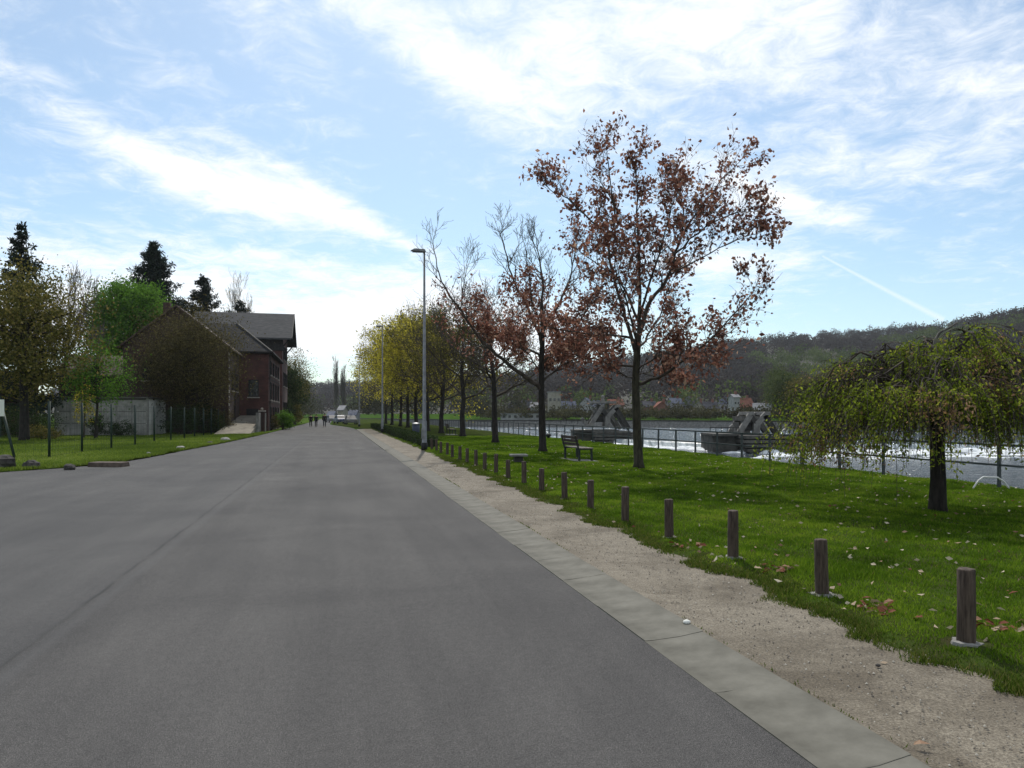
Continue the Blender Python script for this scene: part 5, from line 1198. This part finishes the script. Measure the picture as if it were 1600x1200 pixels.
for s_, t_, rz, pm, lab in ((2.2, 122, .1, PW, 'white car parked nearest beyond the hedge'), (0.6, 134, .2, PB, 'dark blue car parked beyond the hedge'), (1.0, 146, 0, PS, 'silver car parked behind the blue one'), (-1.0, 156, .2, PW, 'white car furthest along the road')):
    car(R(s_, t_, .04), TH + rz, pm, lab)

# ---- walkers on the road
M['skin'] = mat('skin', (.30, .17, .12), (.38, .22, .16), 5, .6, 0); M['hair'] = mat('dark_hair', (.012, .009, .007), (.03, .02, .015), 20, .7, 0)
def skinned(name, verts, edges, rad, m, parent, root=0):
    me = bpy.data.meshes.new(name); me.from_pydata(verts, edges, []); o = obj_from(name, me, m, parent)
    md = o.modifiers.new('skin', 'SKIN'); md.use_smooth_shade = True
    for v, r_ in zip(me.skin_vertices[0].data, rad): v.radius = (r_[0], r_[1]) if isinstance(r_, tuple) else (r_, r_)
    me.skin_vertices[0].data[root].use_root = True
    s = o.modifiers.new('sub', 'SUBSURF'); s.levels = 1; s.render_levels = 1; return o
def person(p, rz, H, stride, coat, legs_, label, arms=.1, hairlen=0):
    r = empty('person', p, rz, label, 'person', 'people walking down the road'); k = H / 1.75; f = stride
    Vv = [(0, 0, .95), (0, 0, 1.10), (0, -.01, 1.28), (0, 0, 1.44), (0, -.01, 1.52), (0, -.02, 1.60), (0, -.02, 1.70),
          (-.10, 0, .90), (-.11, -f * .5, .50), (-.11, -f * .75, .09), (-.11, -f * .75 - .13, .04), (.10, 0, .90), (.11, f * .35, .50), (.11, f * .9, .11), (.11, f * .9 - .12, .04),
          (-.20, 0, 1.40), (-.25, .03, 1.12), (-.24, -.08 + arms, .88), (-.23, -.12 + arms, .80), (.20, 0, 1.40), (.25, .0, 1.12), (.24, -.12 - arms * .2, .88), (.23, -.16, .80)]
    E = [(0, 1), (1, 2), (2, 3), (3, 4), (4, 5), (5, 6), (0, 7), (7, 8), (8, 9), (9, 10), (0, 11), (11, 12), (12, 13), (13, 14), (3, 15), (15, 16), (16, 17), (17, 18), (3, 19), (19, 20), (20, 21), (21, 22)]
    Rd = [(.15, .11), (.14, .10), (.16, .11), (.13, .09), .055, (.075, .09), (.06, .075), .09, .06, .042, .035, .09, .06, .042, .035, .06, .045, .033, .035, .06, .045, .033, .035]
    sc = lambda L: [(x * k, y * k, z * k) for x, y, z in L]
    skinned('body', sc(Vv), E, [tuple(a * k for a in q) if isinstance(q, tuple) else q * k for q in Rd], M['skin'], r)
    idx = [0, 1, 2, 3, 15, 16, 17, 19, 20, 21]; mp = {a: i for i, a in enumerate(idx)}; V2 = [Vv[i] for i in idx]; V2[0] = (0, 0, .84); V2[3] = (0, 0, 1.43)
    E2 = [(mp[a], mp[b]) for a, b in E if a in mp and b in mp]; R2 = [(.185, .145), (.165, .125), (.185, .135), (.14, .11), .078, .06, .05, .078, .06, .05]
    skinned('jacket', sc(V2), E2, [tuple(a * k for a in q) if isinstance(q, tuple) else q * k for q in R2], coat, r)
    idx = [0, 7, 8, 9, 11, 12, 13]; mp = {a: i for i, a in enumerate(idx)}; E3 = [(mp[a], mp[b]) for a, b in E if a in mp and b in mp]
    skinned('trousers', sc([Vv[i] for i in idx]), E3, [(.17 * k, .13 * k)] + [q * k for q in (.105, .075, .06, .105, .075, .06)], legs_, r)
    mb = MB(); mb.blob((0, .015 * k, 1.70 * k), (.088 * k, .10 * k, .085 * k), 10, 7, .03); mb.build('hair', M['hair'], r, smooth=True)
    for x, y in ((-.11, -f * .75 - .05), (.11, f * .9 - .05)): mb = MB(); mb.box((x * k, y * k, .035), (.09, .27, .075), top=.8); mb.build('shoe', M['black'], r, bevel=.02)
dk = mat('dark_jacket', (.008, .008, .010), (.02, .02, .024), 9, .85, 0); nv = mat('navy_jacket', (.008, .01, .02), (.02, .022, .035), 9, .85, 0); jn = mat('dark_trousers', (.01, .011, .015), (.02, .022, .03), 9, .85, 0)
for px, Yd, H, f, c, lab in ((485.5, 99, 1.68, .16, dk, 'leftmost walker, in a dark jacket on the road'), (494, 98, 1.66, -.2, nv, 'middle walker in navy beside the leftmost one'), (507, 97, 1.80, .24, dk, 'tallest walker in black, right of the pair')):
    person(at(px, Yd, .005), TH + PI if px > 500 else TH + PI * .98, H, f, c, jn, lab)

# ---- grass blades, fallen leaves, pebbles
M['blade'] = leafmat('grass_blade', [(0, (.040, .080, .006)), (.45, (.105, .190, .012)), (.85, (.23, .32, .028)), (.93, (.18, .20, .04)), (1, (.26, .21, .08))], .45, .7, .05)
M['blade_dry2'] = leafmat('edge_blade', [(0, (.035, .065, .008)), (.5, (.075, .12, .014)), (.8, (.12, .13, .03)), (1, (.20, .17, .07))], .45, .7, .05)
def nz(x, y, f, p=0): return np.sin(x * f + p) * np.sin(y * f * 1.13 + p * 2.1) * .5 + np.sin(x * f * 2.3 + y * f * .7 + p) * .3 + np.sin(y * f * 3.1 - x * f * 1.9 + p * .7) * .2
def blades(name, S_, T__, Z_, h, w, m, label, tint, seed):
    g = np.random.default_rng(seed); n = len(S_); X_ = CT * S_ - ST * T__; Y_ = ST * S_ + CT * T__
    a = g.uniform(0, 2 * PI, n); dx, dy = np.cos(a) * w / 2, np.sin(a) * w / 2; b = g.uniform(0, 2 * PI, n); ln = h * g.uniform(.1, .9, n)
    V = np.stack([np.stack([X_ - dx, Y_ - dy, Z_], 1), np.stack([X_ + dx, Y_ + dy, Z_], 1), np.stack([X_ + np.cos(b) * ln, Y_ + np.sin(b) * ln, Z_ + h], 1)], 1).reshape(-1, 3)
    i = np.arange(n) * 3; return tag(obj_from(name, np_mesh(name, V, np.stack([i, i + 1, i + 2], 1), tint), m), label, 'grass', kind='stuff')
g = np.random.default_rng(12)
def vedge(T__):
    e = 3.80 + .07 * np.sin(T__ * 2.1 + 1) + .05 * np.sin(T__ * 5.3) + .04 * np.sin(T__ * 11.7 + 2) + .03 * np.sin(T__ * 23.1)
    for b in BT: e = e - .13 * np.exp(-((T__ - b + .05) / .30) ** 2)
    return e
n = 980000
tq = 1.8 + (52 - 1.8) * g.random(n) ** 2.1; sq = 3.4 + 10.85 * g.random(n) ** (1.15)
# fewer where neither the camera nor a step aside would see them
keep = (sq * CT - tq * ST) / np.maximum(.1, (sq * ST + tq * CT)) < 1.5
sq, tq = sq[keep], tq[keep]; e = vedge(tq); edge_in = sq - e
keep = (edge_in > 0) | ((edge_in > -.22) & (g.random(len(sq)) < .30 * np.clip(1 + edge_in / .22, 0, 1))); sq, tq, edge_in = sq[keep], tq[keep], edge_in[keep]
bare = nz(sq, tq, 2.6, .5); thin = np.clip((edge_in) / .25, .25, 1); keep = g.random(len(sq)) < thin * np.where(bare < -.55, .55, 1); sq, tq, edge_in = sq[keep], tq[keep], edge_in[keep]
bi = np.clip(np.round((tq - 4.10) / 1.5), 0, 19); db = np.hypot(sq - 4.11, tq - (4.10 + 1.5 * bi)); k = db > np.where(bi < 2, .15, .07); sq, tq, edge_in = sq[k], tq[k], edge_in[k]
dist = np.hypot(sq, tq); lum = nz(sq, tq, 3.3) * .5 + nz(sq, tq, 9.0, 1.3) * .5
h = (.036 + .022 * np.clip(lum, -1, 1) + .014 * g.random(len(sq))) * np.where(dist > 14, 1.0 + (dist - 14) * .012, 1) + .03 * (nz(sq, tq, 1.1, 3) > .62)
h = h * np.clip(.5 + edge_in * 1.2, .45, 1)
zz = .055 + .025 * np.sin(sq * 1.3 + tq * .7) * np.sin(tq * .9 - sq * .5) + .012 * np.sin(sq * 4.1 + tq * 2.2) + .012 * np.sin(sq * 2.2 - tq * 3.7); zz = np.where(edge_in < .25, .022 + (zz - .022) * np.clip(edge_in / .25, 0, 1), zz)
tint = np.clip(.42 + .28 * nz(sq, tq, .9, 2) + .26 * nz(sq, tq, 4.2, .4) + g.normal(0, .14, len(sq)) + .40 * np.exp(-np.clip(edge_in, 0, 9) / .16) * (g.random(len(sq)) < .7), 0, .90)
tint = np.where(g.random(len(sq)) < .012, .98, tint)
blades('lawn_grass', sq, tq, zz - .012, h, .0045 + .0011 * dist, M['blade'], 'short bright green grass of the riverside lawn', tint, 3)
# longer, drier tufts hanging over the gravel edge, round the bollards and in the gutter joint
n = 60000; tq = 1.9 + 26 * g.random(n) ** 1.9; e = vedge(tq); sq = e + np.abs(g.normal(0, .16, n)) - .07 * (g.random(n) < .35) - .02
k = nz(sq, tq, 3.1, 6) + g.normal(0, .3, n) > -.35; sq, tq = sq[k], tq[k]; bi = np.clip(np.round((tq - 4.10) / 1.5), 0, 19); k = np.hypot(sq - 4.11, tq - (4.10 + 1.5 * bi)) > .12; sq, tq = sq[k], tq[k]
q = 9000; ta = 4.10 + 1.5 * g.integers(0, 20, q) + g.normal(0, .13, q); sa = 4.11 + g.normal(0, .12, q); k = np.hypot(sa - 4.11, ta - (4.10 + 1.5 * np.round((ta - 4.1) / 1.5))) > .075; sa, ta = sa[k], ta[k]
q = 1800; tg = 1.5 + 20 * g.random(q) ** 1.5; sg_ = 2.61 + np.abs(g.normal(0, .015, q)); k = nz(tg * 0 + 1, tg, 1.3, 2) + g.normal(0, .35, q) > .45; sg_, tg = sg_[k], tg[k]
sq, tq = np.concatenate([sq, sa, sg_]), np.concatenate([tq, ta, tg]); h = g.uniform(.02, .055, len(sq)); h[-len(sg_):] *= .45
blades('edge_tufts', sq, tq, np.where(sq > 2.8, .03 + .02 * np.clip((sq - vedge(tq)) / .25, 0, 1), .035), h, .004 + .0009 * np.hypot(sq, tq), M['blade_dry2'], 'longer dry-tipped grass fringing the gravel path', np.clip(g.beta(1.6, 1.6, len(sq)), 0, 1), 14)
# verge on the left
M['blade_dry'] = leafmat('verge_blade', [(0, (.06, .10, .014)), (.5, (.15, .21, .028)), (.8, (.24, .29, .06)), (1, (.34, .32, .12))], .4, .5)
n = 130000; tq = 21 + 48 * g.random(n) ** 1.3; lt_ = np.interp(tq, [a for a, b in LEFT], [b for a, b in LEFT]); sq = lt_ - .02 + .06 * np.sin(tq * 3) + .04 * np.sin(tq * 7.1) - 26 * g.random(n) ** 1.6
dist = np.hypot(sq, tq); ed = lt_ - sq; h = (.05 + .03 * g.random(n)) * (1 + .7 * np.exp(-ed / .4)) + .05 * (nz(sq, tq, .8, 1) > .55); tint = np.clip(.35 + .35 * nz(sq, tq, .35, 2.4) + g.normal(0, .14, n), 0, 1)
blades('verge_tufts', sq, tq, np.full(n, .03), h, .0011 * dist, M['blade_dry'], 'rough grass of the verge in front of the wire fence', tint, 4)
# fallen leaves
M['litter'] = leafmat('dry_fallen_leaf', [(0, (.12, .035, .02)), (.25, (.20, .085, .05)), (.5, (.34, .24, .16)), (1, (.56, .50, .38))], .15, .8)
n = 2300; tq = 2.2 + 34 * g.random(n) ** 1.5; sq = 3.2 + 10.8 * g.random(n); e = vedge(tq); k = (sq > e) | (g.random(n) < .035); sq, tq = sq[k], tq[k]
k = nz(sq, tq, .7, 4) + g.normal(0, .4, len(sq)) > -.15; sq, tq = sq[k], tq[k]
P_ = np.stack([CT * sq - ST * tq, ST * sq + CT * tq, np.where(sq > vedge(tq), .105, .045)], 1)
tag(obj_from('fallen_leaves', leaves_mesh('fallen_leaves', P_, .062, .55, 8, 0, 0, tint=np.clip(g.beta(2.4, 1.2, len(P_)), 0, 1), flat=.8), M['litter']), 'pale and rusty dead leaves strewn over the lawn', 'leaves', kind='stuff')
for (px, py, n, lab) in ((1372, 945, 24, 'small heap of curled red-brown leaves right of the second bollard'), (1218, 886, 22, 'heap of red-brown leaves right of the third bollard'), (1566, 975, 24, 'drift of pinkish dead leaves right of the nearest bollard'), (1072, 850, 14, 'scatter of pinkish leaves at the foot of the fourth bollard')):
    p = G(px, py, .1); hp = empty('leaf_heap', (p.x, p.y, .06), 0, lab, 'leaves', 'heaps of dead leaves on the lawn'); rr = random.Random(px)
    for q in range(n):
        mb = MB(); L = rr.uniform(.06, .10); wv = L * .32; c = rr.uniform(.25, .6)
        ys = [0, .22, .45, .7, 1]; ws = [.08, .8, .6, .95, .05]; vs = []
        for y_, w_ in zip(ys, ws): vs += [(-w_ * wv, y_ * L, c * wv * w_ + .01 * math.sin(y_ * 3)), (0, y_ * L, .012 * math.sin(y_ * 3.1)), (w_ * wv, y_ * L, c * wv * w_)]
        mb.add(vs, [(3 * i + j, 3 * i + j + 1, 3 * i + j + 4, 3 * i + j + 3) for i in range(4) for j in range(2)]); me = mb.mesh('leaf')
        a = me.attributes.new('tint', 'FLOAT', 'FACE'); a.data.foreach_set('value', [rr.choice([.02, .1, .2, .35, .6])] * len(me.polygons)); o = obj_from('leaf', me, M['litter'], hp)
        o.location = (rr.gauss(0, .10), rr.gauss(0, .09), rr.uniform(.0, .045)); o.rotation_euler = (rr.uniform(-.6, .6), rr.uniform(-.6, .6), rr.uniform(0, 6.3))
# loose grit on the path
n = 9000; tq = 1.5 + 22 * g.random(n) ** 1.8; sq = 2.62 + 1.2 * g.random(n); r_ = (.002 + .007 * g.random(n) ** 2.5) * (1 + tq * .03); Z_ = np.interp(sq, [2.6, 3.9], [.032, .048]) - .004 + 0 * r_
X_ = CT * sq - ST * tq; Y_ = ST * sq + CT * tq; a = g.uniform(0, 6.28, n); V = []
for j in range(4): V.append(np.stack([X_ + r_ * np.cos(a + j * PI / 2) * g.uniform(.6, 1.2, n), Y_ + r_ * np.sin(a + j * PI / 2) * g.uniform(.6, 1.2, n), Z_ - .002], 1))
V.append(np.stack([X_, Y_, Z_ + r_ * .9], 1)); V = np.stack(V, 1).reshape(-1, 3); i = np.arange(n) * 5
Fc = np.concatenate([np.stack([i + j, i + (j + 1) % 4, i + 4], 1) for j in range(4)]); M['grit'] = leafmat('loose_grit', [(0, (.08, .07, .06)), (.5, (.17, .155, .13)), (1, (.40, .38, .33))], 0, .9)
tag(obj_from('loose_grit', np_mesh('loose_grit', V, Fc, np.tile(g.beta(1.2, 1.8, n), 4)), M['grit']), 'loose grit and small pebbles on the path', 'grit', kind='stuff')
for (px, py, rr_, lab) in ((1073, 974, .028, 'white pebble lying on the gutter edge'), (1372, 1041, .016, 'dark lump on the gravel left of the nearest bollard'), (1440, 1167, .03, 'brownish leaf lying on the gravel at the bottom right')):
    p = G(px, py, .04)
    if 'leaf' in lab:
        mb = MB(); mb.add([(-.04, 0, 0), (-.01, -.015, .012), (.04, -.005, .006), (.0, .018, .016), (-.025, .014, .01)], [(0, 1, 3, 4), (1, 2, 3)]); me = mb.mesh('dry_leaf'); a = me.attributes.new('tint', 'FLOAT', 'FACE'); a.data.foreach_set('value', [.45, .4]); o = obj_from('dry_leaf', me, M['litter'], None, (p.x, p.y, .05)); tag(o, lab, 'leaf'); continue
    mb = MB(); mb.blob((0, 0, rr_ * .4), (rr_, rr_ * .8, rr_ * .6), 8, 5, .15); tag(mb.build('pebble', M['pale_white'] if 'white' in lab else M['rock'], None, smooth=True, loc=(p.x, p.y, .04)), lab, 'stone')

# ---- air: the far hillside pales a little with distance
mb = MB(); mb.box((0, 1100, 82), (3900, 3000, 180)); hz = mb.build('haze', None); hz['kind'] = 'stuff'
hm = bpy.data.materials.new('haze'); hm.use_nodes = True; nt = hm.node_tree
for n_ in list(nt.nodes): nt.nodes.remove(n_)
vo = nt.nodes.new('ShaderNodeVolumePrincipled'); vo.inputs['Density'].default_value = .00010; vo.inputs['Color'].default_value = (.86, .92, 1, 1); vo.inputs['Anisotropy'].default_value = .2
ou = nt.nodes.new('ShaderNodeOutputMaterial'); nt.links.new(vo.outputs[0], ou.inputs['Volume']); hz.data.materials.append(hm)
